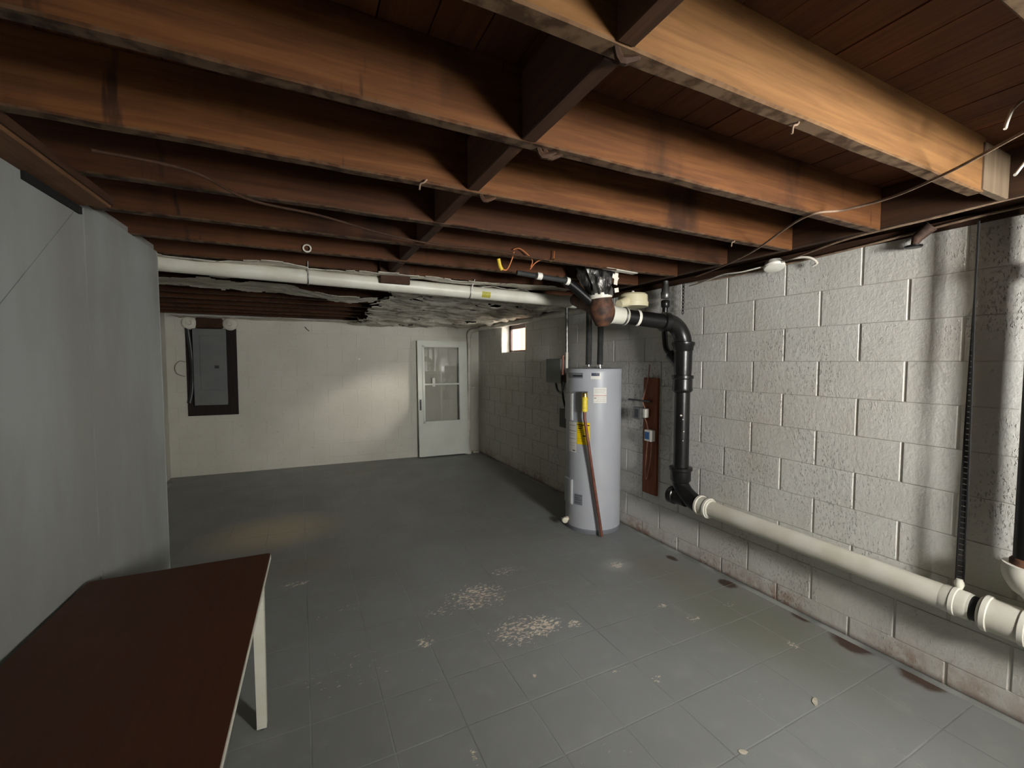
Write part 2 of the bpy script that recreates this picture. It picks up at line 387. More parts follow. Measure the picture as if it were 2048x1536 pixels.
def layout(s0, s1, ph, module, hole=None):
    """block rectangles (a0, a1, z0, z1) in running bond, cut away round a hole"""
    out = []
    for r, (z0, z1) in enumerate(courses()):
        off = ph if r % 2 == 0 else ph + module / 2
        k = math.floor((s0 - off) / module); e = off + k * module
        while e < s1:
            a0, a1 = max(e, s0), min(e + module, s1); e += module
            if a1 - a0 < .02: continue
            parts = [(a0, a1, z0, z1)]
            if hole:
                h0, h1, hz0, hz1 = hole; nw = []
                for (p0, p1, q0, q1) in parts:
                    if p1 <= h0 or p0 >= h1 or q1 <= hz0 or q0 >= hz1: nw.append((p0, p1, q0, q1)); continue
                    if p0 < h0: nw.append((p0, h0, q0, q1))
                    if p1 > h1: nw.append((h1, p1, q0, q1))
                    m0, m1 = max(p0, h0), min(p1, h1)
                    if q0 < hz0: nw.append((m0, m1, q0, hz0))
                    if q1 > hz1: nw.append((m0, m1, hz1, q1))
                parts = [p for p in nw if p[1] - p[0] > .02 and p[3] - p[2] > .012]
            out += parts
    return out
WIN = (5.115, 5.86, 1.66, 2.06)
def _wr(bm):
    x0, x1 = XR + .0055, XR + .20
    box(bm, x0, x1, -1.5, WIN[0], -.1, H); box(bm, x0, x1, WIN[1], 7.0, -.1, H)
    box(bm, x0, x1, WIN[0], WIN[1], -.1, WIN[2]); box(bm, x0, x1, WIN[0], WIN[1], WIN[3], H)
wall_right = one('wall_right', _wr, 'mortar', kind='structure')
for (a0, a1, z0, z1) in layout(-1.45, 6.80, .867 - .4034 * 6, .4034, WIN):
    w = a1 - a0 - .011; hh = z1 - z0 - .0015
    if w < .015: continue
    me = block_mesh(w, hh, .003, .0013, 'block')
    inst('concrete_block', me, (XR + random.uniform(-.0012, .0012), (a0 + a1) / 2, (z0 + z1) / 2), wall_right, (0, 0, -math.pi / 2))
# back wall, three degrees off square
BP, BA = Vector((XR, 6.78, 0)), math.radians(-3.0)
BT = Vector((math.cos(BA), math.sin(BA), 0)); BN = Vector((-math.sin(BA), math.cos(BA), 0))
def B(s, off, z):                      # s along the back wall (0 in the right corner, negative to the left), off into the room
    p = BP + BT * s - BN * off; return Vector((p.x, p.y, z))
RB = Matrix.Rotation(BA, 3, 'Z')
def bbox(bm, s0, s1, o0, o1, z0, z1, bev=0):
    c = B((s0 + s1) / 2, (o0 + o1) / 2, (z0 + z1) / 2); obox(bm, c, (abs(s1 - s0), abs(o1 - o0), abs(z1 - z0)), RB, bev)
wall_back = one('wall_back', lambda bm: bbox(bm, -4.5, .25, -.003, -.2, -.1, 2.4), 'mortar_back', kind='structure')
for (a0, a1, z0, z1) in layout(-4.27, .0, -.12, .4034):
    w = a1 - a0 - .004
    if w < .02: continue
    me = block_mesh(w, z1 - z0 - .0015, .003, .002, 'block_back')
    inst('concrete_block', me, B((a0 + a1) / 2, random.uniform(-.0006, .0006), (z0 + z1) / 2), wall_back, (0, 0, BA))
# partition on the left (stair enclosure), two and a half degrees off square
LA = math.radians(2.6); LD = Vector((math.sin(LA), math.cos(LA), 0)); LN = Vector((LD.y, -LD.x, 0)); LP = Vector((-.69, 3.02, 0))
def L(s, off, z):                      # s along the partition (0 at its free end, negative towards the camera), off into the room
    p = LP + LD * s + LN * off; return Vector((p.x, p.y, z))
def prism(bm, poly, z0, z1):
    a = [bm.verts.new((p[0], p[1], z0)) for p in poly]; b = [bm.verts.new((p[0], p[1], z1)) for p in poly]; n = len(poly)
    bm.faces.new(list(reversed(a))); bm.faces.new(b)
    for k in range(n): bm.faces.new((a[k], a[(k + 1) % n], b[(k + 1) % n], b[k]))
def _wl(bm):
    p0, p1 = L(0, -.014, 0), L(-4.5, -.014, 0); prism(bm, [p0, (-1.7, p0.y), (-1.7, p1.y), p1], -.1, H + .03)
wall_left = one('wall_left', _wl, 'plain_wall', kind='structure')
def lpanel(bm, poly, o0=-.0141, o1=0.0):
    a = [bm.verts.new(L(s, o0, z)) for s, z in poly]; b = [bm.verts.new(L(s, o1, z)) for s, z in poly]; n = len(poly)
    bm.faces.new(a); bm.faces.new(list(reversed(b)))
    for k in range(n): bm.faces.new((a[k], a[(k + 1) % n], b[(k + 1) % n], b[k]))
one('panel', lambda bm: lpanel(bm, [(-.794, 0), (0, 0), (0, 2.125), (-.794, 2.125)]), 'panel_wall', wall_left)
one('panel', lambda bm: lpanel(bm, [(-2.6, 0), (-.801, 0), (-.801, 2.125), (-2.6, .50)], o1=-.002), 'panel_wall', wall_left)
one('panel', lambda bm: lpanel(bm, [(-2.6, .505), (-.801, 2.131), (-.801, 2.135), (-2.6, 2.13)], o1=-.001), 'panel_wall', wall_left)
one('panel', lambda bm: lpanel(bm, [(-4.5, 0), (-2.604, 0), (-2.604, 2.13), (-4.5, 2.13)]), 'panel_wall', wall_left)
one('corner_bead', lambda bm: tube(bm, [L(.0, -.004, 0), L(.0, -.004, 2.12)], .006, 8), 'panel_wall', wall_left)
one('wall_far_left', lambda bm: box(bm, -1.75, -1.55, 3.0, 7.2, -.1, 2.4), 'mortar_back', kind='structure')
# unseen rear wall; its window recess is deepened to cut daylight to the left
def _wre(bm):
    y0, y1 = -1.56, -1.02
    box(bm, -1.7, 1.40, y0, y1, -.1, 2.4); box(bm, 1.92, 2.9, y0, y1, -.1, 2.4); box(bm, 1.40, 1.92, y0, y1, -.1, 1.32); box(bm, 1.40, 1.92, y0, y1, 1.92, 2.4)
unseen_wall_rear = one('unseen_wall_rear', _wre, 'mortar', kind='structure')
win2 = root('unseen_rear_window', (1.66, -1.48, 1.32), kind='structure')
def _w2(bm):
    for a in ((1.40, 1.43, 1.32, 1.92), (1.89, 1.92, 1.32, 1.92), (1.43, 1.89, 1.32, 1.35), (1.43, 1.89, 1.89, 1.92)): box(bm, a[0], a[1], -1.50, -1.46, a[2], a[3])
one('window_frame', _w2, 'door_paint', win2); one('pane', lambda bm: box(bm, 1.43, 1.89, -1.482, -1.478, 1.35, 1.89), 'glass', win2)

# ------------------------------------------------------------------ setting: ceiling of joists, planks and blocking
ceiling = one('ceiling', lambda bm: box(bm, -1.75, 3.0, -1.6, 7.3, 2.345, 2.42), 'plank', kind='structure')
PW = .122; k = 0; x = 1.276 - PW * 24
pm_ = NB(); box(pm_, -PW / 2 + .002, PW / 2 - .002, -4.35, 4.35, 0, .022); bmesh.ops.recalc_face_normals(pm_, faces=pm_.faces)
plank_me = bpy.data.meshes.new('plank'); pm_.to_mesh(plank_me); pm_.free(); plank_me.materials.append(M['plank'])
while x < 2.85:
    inst('plank', plank_me, (x + PW / 2, 2.85, 2.322 + random.uniform(-.0015, .0015)), ceiling); x += PW
JY = [.68 + .4 * k for k in range(-5, 16)]; JT, JH = .045, .19
def joist_bm(y, x0, x1, seed):
    bm = NB(); rnd = random.Random(seed); n = 40; rows = []
    for i in range(n + 1):
        xx = x0 + (x1 - x0) * i / n; dz = mnoise.noise(Vector((xx * 5, seed * 3.1, 0))) * .004; c = .004 + abs(mnoise.noise(Vector((xx * 9, seed, 4)))) * .006
        rows.append([bm.verts.new(p) for p in ((xx, y, H + c + dz), (xx, y + c, H + dz), (xx, y + JT - c, H + dz), (xx, y + JT, H + c + dz), (xx, y + JT, H + JH), (xx, y, H + JH))])
    for a, b in zip(rows, rows[1:]):
        for q in range(6): bm.faces.new((a[q], a[(q + 1) % 6], b[(q + 1) % 6], b[q]))
    bm.faces.new(rows[0]); bm.faces.new(list(reversed(rows[-1])))
    return bm
for i, y in enumerate(JY):
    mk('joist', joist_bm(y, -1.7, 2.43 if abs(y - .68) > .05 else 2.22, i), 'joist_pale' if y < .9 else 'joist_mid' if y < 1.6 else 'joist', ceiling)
# short greyish scab on the end of the nearest joist, header along the right wall and plate on its top
one('scab_board', lambda bm: box(bm, 2.20, 2.42, .672, .70, 2.135, 2.30, .003), 'scab', ceiling)
one('header_beam', lambda bm: box(bm, 2.43, 2.475, -1.4, 6.9, H + .012, 2.32), 'header', ceiling)
one('sill_plate', lambda bm: box(bm, XR - .01, XR + .2, -1.4, 6.9, H, H + .04), 'header', ceiling)
one('rim_board', lambda bm: box(bm, XR + .1, XR + .14, -1.4, 6.9, H + .04, 2.345), 'header', ceiling)
for y0, y1 in zip(JY, JY[1:]):
    if y0 < -.9 or y0 > 2.9: continue
    dx = random.uniform(-.012, .012)
    bm = NB(); box(bm, .555 + dx, .60 + dx, y0 + JT, y1, H + random.uniform(-.004, .012), 2.31, .003); mk('blocking', bm, 'joist_y', ceiling)
one('patch_board', lambda bm: box(bm, .50, .70, 3.035, 3.06, 2.055, 2.20, .003), 'joist_y', ceiling)
for i, (x, y) in enumerate([(.64, 1.10), (.56, .69), (.60, 1.49), (.62, 1.10)]):
    one('splinter', lambda bm: tube(bm, smooth_path([(x, y, H + .005), (x + .02, y + .008, H - .016), (x + .05, y, H - .010), (x + .07, y + .01, H + .004)], 3), [.006, .007, .008, .01, .01, .008, .007, .006, .005, .003], 6), 'header', ceiling)

# window high in the right wall, the fence seen through it
win1 = root('window_1', (XR + .14, 5.49, WIN[2]), kind='structure')
def _wf(bm):
    y0, y1, z0, z1 = WIN; xa, xb = XR + .13, XR + .16
    box(bm, xa, xb, y0, y0 + .02, z0, z1); box(bm, xa, xb, y1 - .05, y1, z0, z1); box(bm, xa, xb, y0, y1, z0, z0 + .03); box(bm, xa, xb, y0, y1, z1 - .06, z1)
one('window_frame', _wf, 'win_frame', win1)
one('mullion', lambda bm: box(bm, XR + .135, XR + .155, 5.27, 5.285, WIN[2], WIN[3]), 'win_frame', win1)
one('pane', lambda bm: box(bm, XR + .144, XR + .148, WIN[0] + .02, WIN[1] - .05, WIN[2] + .03, WIN[3] - .06), 'glass', win1)
fence = root('fence', (3.9, 8.4, 0), 'pale peach board fence outside the small high window', 'fence')
for i in range(34):
    one('board', lambda bm: box(bm, 3.88, 3.90, 5.9 + i * .16, 6.05 + i * .16, 0, 3.6), 'fence', fence)

# ------------------------------------------------------------------ white-painted pipes, foil, ceiling drain
# table -------------------------------------------------------------
TA = math.radians(-1.8)
tb = root('table', (-.44, 1.30, 0), 'low table with brown top, pale edge and white legs against the left wall', 'table')
tb_c = Vector((-.448, 1.315, 0)); RT = Matrix.Rotation(TA, 3, 'Z')
def TP(x, y, z): return tb_c + RT @ Vector((x, y, 0)) + Vector((0, 0, z))
TW, TL, TZ = .595, 1.53, .71
def rrect(w, l, r, n=5):
    out = []
    for cx, cy, a in ((w / 2 - r, l / 2 - r, 0), (-w / 2 + r, l / 2 - r, 90), (-w / 2 + r, -l / 2 + r, 180), (w / 2 - r, -l / 2 + r, 270)):
        for k in range(n + 1): out.append((cx + r * math.cos(math.radians(a + 90 * k / n)), cy + r * math.sin(math.radians(a + 90 * k / n))))
    return out
def slab(bm, w, l, r, z0, z1): prism(bm, [TP(x, y, 0)[:2] for x, y in rrect(w, l, r)], z0, z1)
one('tabletop', lambda bm: slab(bm, TW - .004, TL - .004, .016, TZ - .016, TZ), 'table_top', tb)
one('edge_band', lambda bm: slab(bm, TW, TL, .018, TZ - .019, TZ - .0025), 'table_white', tb)
def _apron(bm):
    for (x, y, sx, sy) in ((TW / 2 - .035, 0, .02, TL - .12), (-TW / 2 + .035, 0, .02, TL - .12), (0, TL / 2 - .06, TW - .1, .02), (0, -TL / 2 + .06, TW - .1, .02)):
        obox(bm, TP(x, y, TZ - .034), (sx, sy, .030), RT)
one('apron', _apron, 'table_white', tb)
for sx in (1, -1):
    for sy in (1, -1):
        def _leg(bm):
            x, y = sx * (TW / 2 - .045), sy * (TL / 2 - .065); h = .021
            a = [bm.verts.new(TP(x + i * h, y + j * h, TZ - .02)) for i, j in ((-1, -1), (1, -1), (1, 1), (-1, 1))]; h2 = .0175
            b = [bm.verts.new(TP(x + i * h2, y + j * h2, .008)) for i, j in ((-1, -1), (1, -1), (1, 1), (-1, 1))]
            bm.faces.new(a); bm.faces.new(b)
            for q in range(4): bm.faces.new((a[q], a[(q + 1) % 4], b[(q + 1) % 4], b[q]))
        lg = one('leg', _leg, 'table_white', tb)
        one('foot', lambda bm: lathe(bm, TP(sx * (TW / 2 - .045), sy * (TL / 2 - .065), 0), (0, 0, 1), [(0, .013), (.012, .015)], 10), 'rubber', lg)

# ------------------------------------------------------------------ water heater
HC = Vector((2.428, 3.245, 0)); HR, HH = .25, 1.465
wh = root('water_heater', HC, 'tall grey cylindrical water heater with yellow label by the block wall', 'water heater')
def cyl(a, z, r): return Vector((HC.x + r * math.cos(math.radians(a)), HC.y + r * math.sin(math.radians(a)), z))
one('tank', lambda bm: lathe(bm, HC + Vector((0, 0, .03)), (0, 0, 1), [(0, HR), (1.40, HR)], 72), 'tank', wh, 40)
one('base_ring', lambda bm: lathe(bm, HC, (0, 0, 1), [(0, HR - .006), (.028, HR - .004), (.032, HR + .002), (.04, HR + .002)], 72), 'tank_rim', wh, 40)
one('top_cap', lambda bm: lathe(bm, HC + Vector((0, 0, 1.425)), (0, 0, 1), [(0, HR + .0025), (.028, HR + .0025), (.036, HR - .004), (.040, HR - .03), (.04, .01)], 72), 'tank', wh, 40)
def cpatch(bm, a0, a1, z0, z1, off=.0012, n=None):
    n = n or max(2, int(abs(a1 - a0) / 3)); r0, r1 = HR - .002, HR + off; rows = []
    for i in range(n + 1):
        a = a0 + (a1 - a0) * i / n; rows.append([bm.verts.new(p) for p in (cyl(a, z0, r0), cyl(a, z0, r1), cyl(a, z1, r1), cyl(a, z1, r0))])
    for p, q in zip(rows, rows[1:]):
        for k in range(4): bm.faces.new((p[k], p[(k + 1) % 4], q[(k + 1) % 4], q[k]))
    bm.faces.new(rows[0]); bm.faces.new(list(reversed(rows[-1])))
def wlabel(name, m, a0, a1, z0, z1, marks, lab=None):
    o = one(name, lambda bm: cpatch(bm, a0, a1, z0, z1), m, wh, 30)
    if lab: o['label'] = lab
    for (nm, mm, b0, b1, y0, y1) in marks:
        one(nm, lambda bm: cpatch(bm, a0 + (a1 - a0) * b0, a0 + (a1 - a0) * b1, z0 + (z1 - z0) * y0, z0 + (z1 - z0) * y1, .0022), mm, o, 30)
    return o
D = 2.5
wlabel('energy_label', 'label_yellow', -159 - D, -131 - D, .795, .990, [('header_bar', 'label_black', .04, .98, .86, .905), ('print_line', 'label_black', .1, .5, .79, .82), ('print_line', 'label_black', .12, .42, .70, .745),
    ('print_line', 'label_black', .06, .9, .615, .625), ('print_line', 'label_black', .06, .9, .53, .538), ('print_line', 'label_black', .5, .74, .36, .42), ('print_line', 'label_black', .06, .8, .25, .256), ('print_line', 'label_black', .06, .7, .15, .156)], 'yellow energy label with black print')
wlabel('warning_label', 'label_white', -185, -160.5 - D, .715, .985, [('print_line', 'label_grey', .1, .9, .88, .90), ('rule_line', 'label_black', .02, .99, .70, .712), ('rule_line', 'label_black', .02, .99, .44, .452), ('print_line', 'label_grey', .1, .85, .6, .62), ('print_line', 'label_grey', .1, .9, .55, .56), ('print_line', 'label_grey', .1, .9, .3, .31), ('print_line', 'label_grey', .2, .9, .22, .23), ('print_line', 'label_black', .6, .9, .05, .08)])
wlabel('notice_label', 'label_white', -124 - D, -98 - D, 1.165, 1.298, [('red_line', 'label_red', .0, 1, .47, .50), ('print_line', 'label_grey', .06, .9, .86, .88), ('print_line', 'label_grey', .06, .9, .78, .795), ('print_line', 'label_grey', .06, .8, .7, .715), ('print_line', 'label_grey', .06, .9, .62, .63), ('print_line', 'label_black', .04, .2, .30, .34), ('print_line', 'label_grey', .25, .9, .33, .345), ('print_line', 'label_grey', .25, .9, .2, .215), ('print_line', 'label_grey', .1, .9, .1, .115)])
wlabel('maker_badge', 'label_white', -130 - D, -110 - D, 1.372, 1.443, [('navy_field', 'label_navy', .06, .86, .38, .94), ('print_line', 'label_grey', .2, .75, .58, .72)])
wlabel('rating_strip', 'tank_rim', -190, -146 - D, 1.378, 1.425, [('print_line', 'label_black', .42, .98, .3, .55), ('print_line', 'label_grey', .1, .9, .75, .8)])
wlabel('print_block', 'tank_rim', -164 - D, -145 - D, .25, .345, [('print_line', 'label_black', .1, .9, .85, .88), ('print_line', 'label_black', .1, .7, .65, .68), ('print_line', 'label_black', .2, .9, .45, .48), ('print_line', 'label_black', .1, .8, .2, .23)])
for z0, z1 in ((1.0, 1.24), (.24, .465)):
    o = one('element_cover', lambda bm: cpatch(bm, -205, -169 - D, z0, z1, .012), 'tank', wh, 30)
    one('cover_highlight', lambda bm: cpatch(bm, -174 - D, -169.3 - D, z0 + .004, z1 - .004, .0135), 'label_white', o, 30)  # white strip painting in the highlight along the cover
# relief valve with yellow tag and its copper discharge tube
rv = one('relief_valve', lambda bm: (tube(bm, [cyl(-138 - D, 1.205, HR - .01), cyl(-138 - D, 1.205, HR + .06)], .016, 14), lathe(bm, cyl(-138 - D, 1.085, HR + .06), (0, 0, 1), [(0, .015), (.09, .018), (.1, .022), (.13, .022), (.135, .026), (.165, .024), (.175, .012)], 16)), 'brass', wh, 40)
one('valve_tag', lambda bm: lathe(bm, cyl(-138 - D, 1.095, HR + .06), (0, 0, 1), [(0, .0255), (.135, .0255)], 16), 'tag_yellow', rv, 40)
one('lever', lambda bm: obox(bm, cyl(-138 - D, 1.262, HR + .062), (.05, .02, .012), Matrix.Rotation(math.radians(-40), 3, 'Z'), .003), 'zinc', rv)
one('discharge_tube', lambda bm: tube(bm, [cyl(-138 - D, 1.10, HR + .06), cyl(-138 - D, 1.04, HR + .06), Vector((2.315, 2.958, .012))], .0135, 14), 'copper', wh, 40)
one('drain_valve', lambda bm: (lathe(bm, cyl(-189, .085, HR - .01), (math.cos(math.radians(-189)), math.sin(math.radians(-189)), 0), [(0, .02), (.03, .02), (.032, .012), (.07, .012)], 14), lathe(bm, cyl(-189, .085, HR + .03) + Vector((0, 0, -.005)), (-.45, -.85, 0), [(0, .024), (.03, .026), (.034, .018)], 14)), 'beige_valve', wh, 40)
for (ax, ay) in ((-.045, .02), (.085, .02)):
    one('nipple', lambda bm: lathe(bm, HC + Vector((ax, ay, HH - .008)), (0, 0, 1), [(0, .022), (.012, .022), (.014, .015), (.05, .015)], 14), 'chrome', wh, 40)
one('top_plate', lambda bm: box(bm, HC.x - .15, HC.x - .06, HC.y - .12, HC.y - .03, HH, HH + .014, .003), 'chrome', wh)
for i, (ax, zt, nm) in enumerate(((-.045, 1.99, 'left-hand black foam sleeved pipe rising from the water heater'), (.085, 1.93, 'right-hand black foam sleeved pipe rising from the water heater'))):
    p = root('insulated_pipe', HC + Vector((ax, .02, HH + .05)), nm, 'pipe', 'black sleeved pipes on the water heater')
    one('foam_sleeve', lambda bm: tube(bm, smooth_path([HC + Vector((ax, .02, HH + .03)), HC + Vector((ax + .004, .02, 1.75)), HC + Vector((ax, .02, zt + .12))], 5), .027, 14), 'insul', p, 50)
    one('seam', lambda bm: tube(bm, [HC + Vector((ax + .003 - .01, .02 - .0255, HH + .06)), HC + Vector((ax + .006 - .01, .02 - .0265, 1.75)), HC + Vector((ax - .01, .02 - .0255, zt - .03))], .0016, 6), 'brass' if i == 0 else 'rubber', p)
wp = root('water_pipe', (2.205, 3.42, 1.47), 'thin grey and copper water pipe left of the black sleeved pipes', 'pipe')
one('pipe', lambda bm: tube(bm, [(2.235, 3.40, 1.42), (2.235, 3.40, 1.62)], .013, 12), 'pvc', wp, 40)
one('pipe', lambda bm: tube(bm, [(2.235, 3.40, 1.61), (2.23, 3.40, 2.10)], .016, 12), 'zinc', wp, 40)
one('pipe', lambda bm: tube(bm, [(2.192, 3.40, 1.40), (2.192, 3.40, 1.58)], .010, 10), 'copper', wp, 40)

# ------------------------------------------------------------------ cast-iron stack
R4 = .056
st = root('drain_stack', (2.60, 2.37, .42), 'black cast iron drain stack with elbow in front of block wall', 'pipe')
SX, SY = 2.60, 2.37
one('pipe', lambda bm: lathe(bm, (SX, SY, .72), (0, 0, 1), [(0, R4), (.62, R4)], 28), 'black_iron', st, 40)
one('hub', lambda bm: lathe(bm, (SX, SY, 1.29), (0, 0, 1), [(0, R4 + .002), (.01, .070), (.02, .074), (.04, .070), (.10, .070), (.108, .078), (.128, .078), (.132, .06)], 28), 'black_iron', st, 40)
one('hub', lambda bm: lathe(bm, (SX, SY, .60), (0, 0, 1), [(0, .06), (.02, .073), (.09, .075), (.098, .084), (.118, .084), (.124, .06)], 28), 'black_iron', st, 40)
tee = one('sanitary_tee', lambda bm: lathe(bm, (SX, SY, 1.41), (0, 0, 1), [(0, .060), (.05, .064), (.18, .066), (.2, .066)], 28), 'black_iron', st, 40)
one('branch', lambda bm: tube(bm, smooth_path([(SX, SY + .01, 1.49), (SX, SY + .06, 1.53), (SX, SY + .12, 1.58)], 4), [.05, .05, .05, .048, .046, .045, .043, .043, .043], 18), 'black_iron', tee, 50)
one('hub', lambda bm: lathe(bm, (SX, SY, 1.60), (0, 0, 1), [(0, .066), (.01, .072), (.035, .074), (.05, .082), (.068, .082), (.074, .062)], 28), 'black_iron', st, 40)
el = arc((SX - .15, SY, 1.665), (.15, 0, 0), (0, .02, .15), 0, math.pi / 2, 12)
one('elbow', lambda bm: tube(bm, el, .062, 26), 'black_iron', st, 50)
pe = el[-1]; dirh = (Vector((1.93, 2.47, 1.862)) - pe).normalized(); Lh = (Vector((1.93, 2.47, 1.862)) - pe).length
one('hub', lambda bm: lathe(bm, pe - dirh * .012, dirh, [(0, .064), (.008, .071), (.05, .071), (.056, .058)], 26), 'black_iron', st, 40)
one('pipe', lambda bm: lathe(bm, pe, dirh, [(0, R4), (Lh - .06, R4)], 26), 'black_iron', st, 40)
one('clamp_band', lambda bm: lathe(bm, pe + dirh * (Lh * .47), dirh, [(0, .0585), (.022, .0585)], 26), 'pvc_band', st, 40)
one('coupling', lambda bm: lathe(bm, pe + dirh * (Lh * .66), dirh, [(0, .060), (.012, .068), (.02, .060), (.10, .062), (.13, .070)], 26), 'pvc_old', st, 40)
one('clamp_band', lambda bm: lathe(bm, pe + dirh * (Lh * .68), dirh, [(0, .0645), (.016, .0645)], 26), 'zinc', st, 40)
wy = Vector((1.925, 2.47, 1.77))
wye = one('wye_fitting', lambda bm: (lathe(bm, wy, (-.12, 0, 1), [(0, .03), (.01, .05), (.05, .068), (.10, .090), (.14, .090), (.17, .078), (.21, .072), (.24, .07)], 24), tube(bm, [wy + Vector((0, 0, .10)), wy + Vector((-.02, .14, .17)), wy + Vector((.10, .48, .255))], [.06, .056, .052], 20)), 'rusty_iron', st, 50)
one('clamp_band', lambda bm: lathe(bm, wy + Vector((-.026, 0, .205)), (-.12, 0, 1), [(-.012, .078), (-.008, .082), (.022, .082), (.026, .076)], 24), 'pvc_band', wye, 40)
one('riser', lambda bm: tube(bm, [wy + Vector((-.026, 0, .22)), wy + Vector((-.06, 0, .40)), wy + Vector((-.07, 0, .54))], .062, 20), 'black_iron', st, 50)
for (dz_, sx_, sz_, da) in ((1.12, .006, .014, -.1), (1.09, .003, .005, .15), (1.0, .003, .004, .3), (.93, .0025, .004, .2)):
    a_ = math.atan2(-.674, -.739) + da
    one('paint_spot', lambda bm: lathe(bm, (SX + math.cos(a_) * .055, SY + math.sin(a_) * .055, dz_), (math.cos(a_), math.sin(a_), 0), [(0, sx_ + .002), (.0022, sx_)], 10), 'pvc_band', st)
# lower bend with cleanout
one('lower_bend', lambda bm: tube(bm, smooth_path([(SX, SY, .64), (SX, SY - .005, .58), (SX, SY - .07, .515), (SX, SY - .16, .478), (SX, SY - .19, .476)], 4), [.060] * 8 + [.062] * 9, 24), 'black_iron', st, 50)
co = one('cleanout', lambda bm: lathe(bm, (SX, SY - .06, .482), (0, 1, 0), [(0, .056), (.10, .058), (.105, .066), (.15, .066)], 24), 'black_iron', st, 40)
one('cleanout_plug', lambda bm: (lathe(bm, (SX, SY + .088, .482), (0, 1, 0), [(0, .058), (.012, .056), (.016, .03)], 24), lathe(bm, (SX, SY + .10, .482), (0, 1, 0), [(0, .022), (.02, .02)], 4)), 'rusty_iron', co, 40)
# revent loop
rvp = root('vent_pipe', (2.62, 2.58, 1.55), 'thin black vent pipe looping behind the stack elbow', 'pipe')
one('pipe', lambda bm: tube(bm, smooth_path([(2.62, 2.575, 2.0), (2.62, 2.58, 1.85), (2.62, 2.575, 1.70), (2.615, 2.55, 1.62), (2.605, 2.48, 1.57)], 6), .022, 14), 'black_iron', rvp, 50)
one('coupling', lambda bm: lathe(bm, (2.62, 2.576, 1.95), (0, 0, 1), [(0, .024), (.01, .032), (.05, .034), (.06, .028)], 16), 'black_iron', rvp, 40)
one('coupling', lambda bm: lathe(bm, (2.62, 2.576, 2.02), (0, 0, 1), [(0, .028), (.01, .036), (.05, .036), (.06, .03), (.09, .03), (.10, .022), (.14, .022)], 16), 'zinc', rvp, 40)
hs = one('hanger_chain', lambda bm: [tube(bm, arc((2.66, 2.435, 2.11 - .026 * i), (0, .009, 0) if i % 2 else (.009, 0, 0), (0, 0, .016), 0, 2 * math.pi, 8), .0032, 5, False) for i in range(9)], 'black_iron',
         label='short black chain hanging beside the elbow of the stack', cat='chain')

# ------------------------------------------------------------------ white drain pipe along the foot of the right wall
dp = root('drain_pipe', (2.60, 1.2, .40), 'white plastic drain pipe running low along the block wall', 'pipe')
def dz(y): return .478 - (2.19 - y) * .017
def pl(y): return Vector((2.60, y, dz(y)))
dirp = (pl(.8) - pl(2.1)).normalized()
one('pipe', lambda bm: lathe(bm, pl(2.12), dirp, [(0, R4), (1.36, R4)], 28), 'pvc', dp, 40)
def rib(y, l, ra, rb, bands, nm='coupling'):
    c = one(nm, lambda bm: lathe(bm, pl(y), dirp, [(0, ra), (.008, rb), (l - .008, rb), (l, ra)], 28), 'pvc', dp, 40)
    for b in bands: one('band', lambda bm: lathe(bm, pl(y - b), dirp, [(-.011, rb), (-.008, rb + .006), (.008, rb + .006), (.011, rb)], 28), 'pvc_band', c, 40)
rib(2.20, .115, .058, .066, (.018, .09))
rib(.858, .09, .056, .0585, ())
one('gasket', lambda bm: lathe(bm, pl(.772), dirp, [(0, .052), (.05, .052)], 24), 'rubber', dp, 40)
rib(.735, .155, .062, .070, (.022, .13))
one('pipe', lambda bm: lathe(bm, pl(.60), dirp, [(0, R4), (1.58, R4)], 28), 'pvc', dp, 40)
br = one('branch_elbow', lambda bm: tube(bm, smooth_path([(2.60, .42, .47), (2.60, .50, .55), (2.61, .57, .60), (2.605, .615, .66), (2.605, .617, .70)], 4), [.058] * 10 + [.066] * 7, 22), 'pvc', dp, 50)
# second stack at the right edge
s2 = root('drain_stack', (2.575, .59, .68), 'dark drain stack at the right edge of the view', 'pipe')
one('pipe', lambda bm: lathe(bm, (2.605, .617, .67), (0, 0, 1), [(0, .037), (1.65, .037)], 28), 'black_iron', s2, 40)
one('hub', lambda bm: lathe(bm, (2.605, .617, 1.84), (0, 0, 1), [(0, .039), (.01, .047), (.07, .050), (.08, .040)], 28), 'black_iron', s2, 40)
one('hub', lambda bm: lathe(bm, (2.605, .617, .66), (0, 0, 1), [(0, .04), (.01, .046), (.06, .046), (.07, .038)], 28), 'rusty_iron', s2, 40)
# perforated strap
def _strap(bm):
    n = 64; z0, z1 = .545, 2.12; prev = None
    def fr(t):
        z = z0 + (z1 - z0) * t; ang = math.radians(-17 + 88 * min(1, t / .80)); y = .812 ; x = 2.622
        return Vector((x, y, z)), Vector((math.sin(ang), math.cos(ang), 0))
    for side in (-1, 1):
        pts = []
        for i in range(n + 1):
            p, d = fr(i / n); pts.append(p + d * side * .0115)
        tube(bm, pts, .0042, 5)
    for i in range(0, n * 2):
        p, d = fr((i + .5) / (n * 2)); p2, d2 = fr((i + .5) / (n * 2) + .0045)
        if i % 2 == 0: obox(bm, p, (.003, .022, .0205), Matrix(((d.y, d.x, 0), (-d.x, d.y, 0), (0, 0, 1))))
strap = one('hanger_strap', _strap, 'cable_black', label='black perforated strap hanging down to the low white pipe', cat='strap')
one('strap_loop', lambda bm: (lathe(bm, pl(.826), dirp, [(0, .057), (.004, .0625), (.018, .0625), (.022, .057)], 26), lathe(bm, (2.622, .812, .51), (0, 0, 1), [(0, .012), (.02, .018), (.045, .012)], 10)), 'pvc_band', strap, 40)

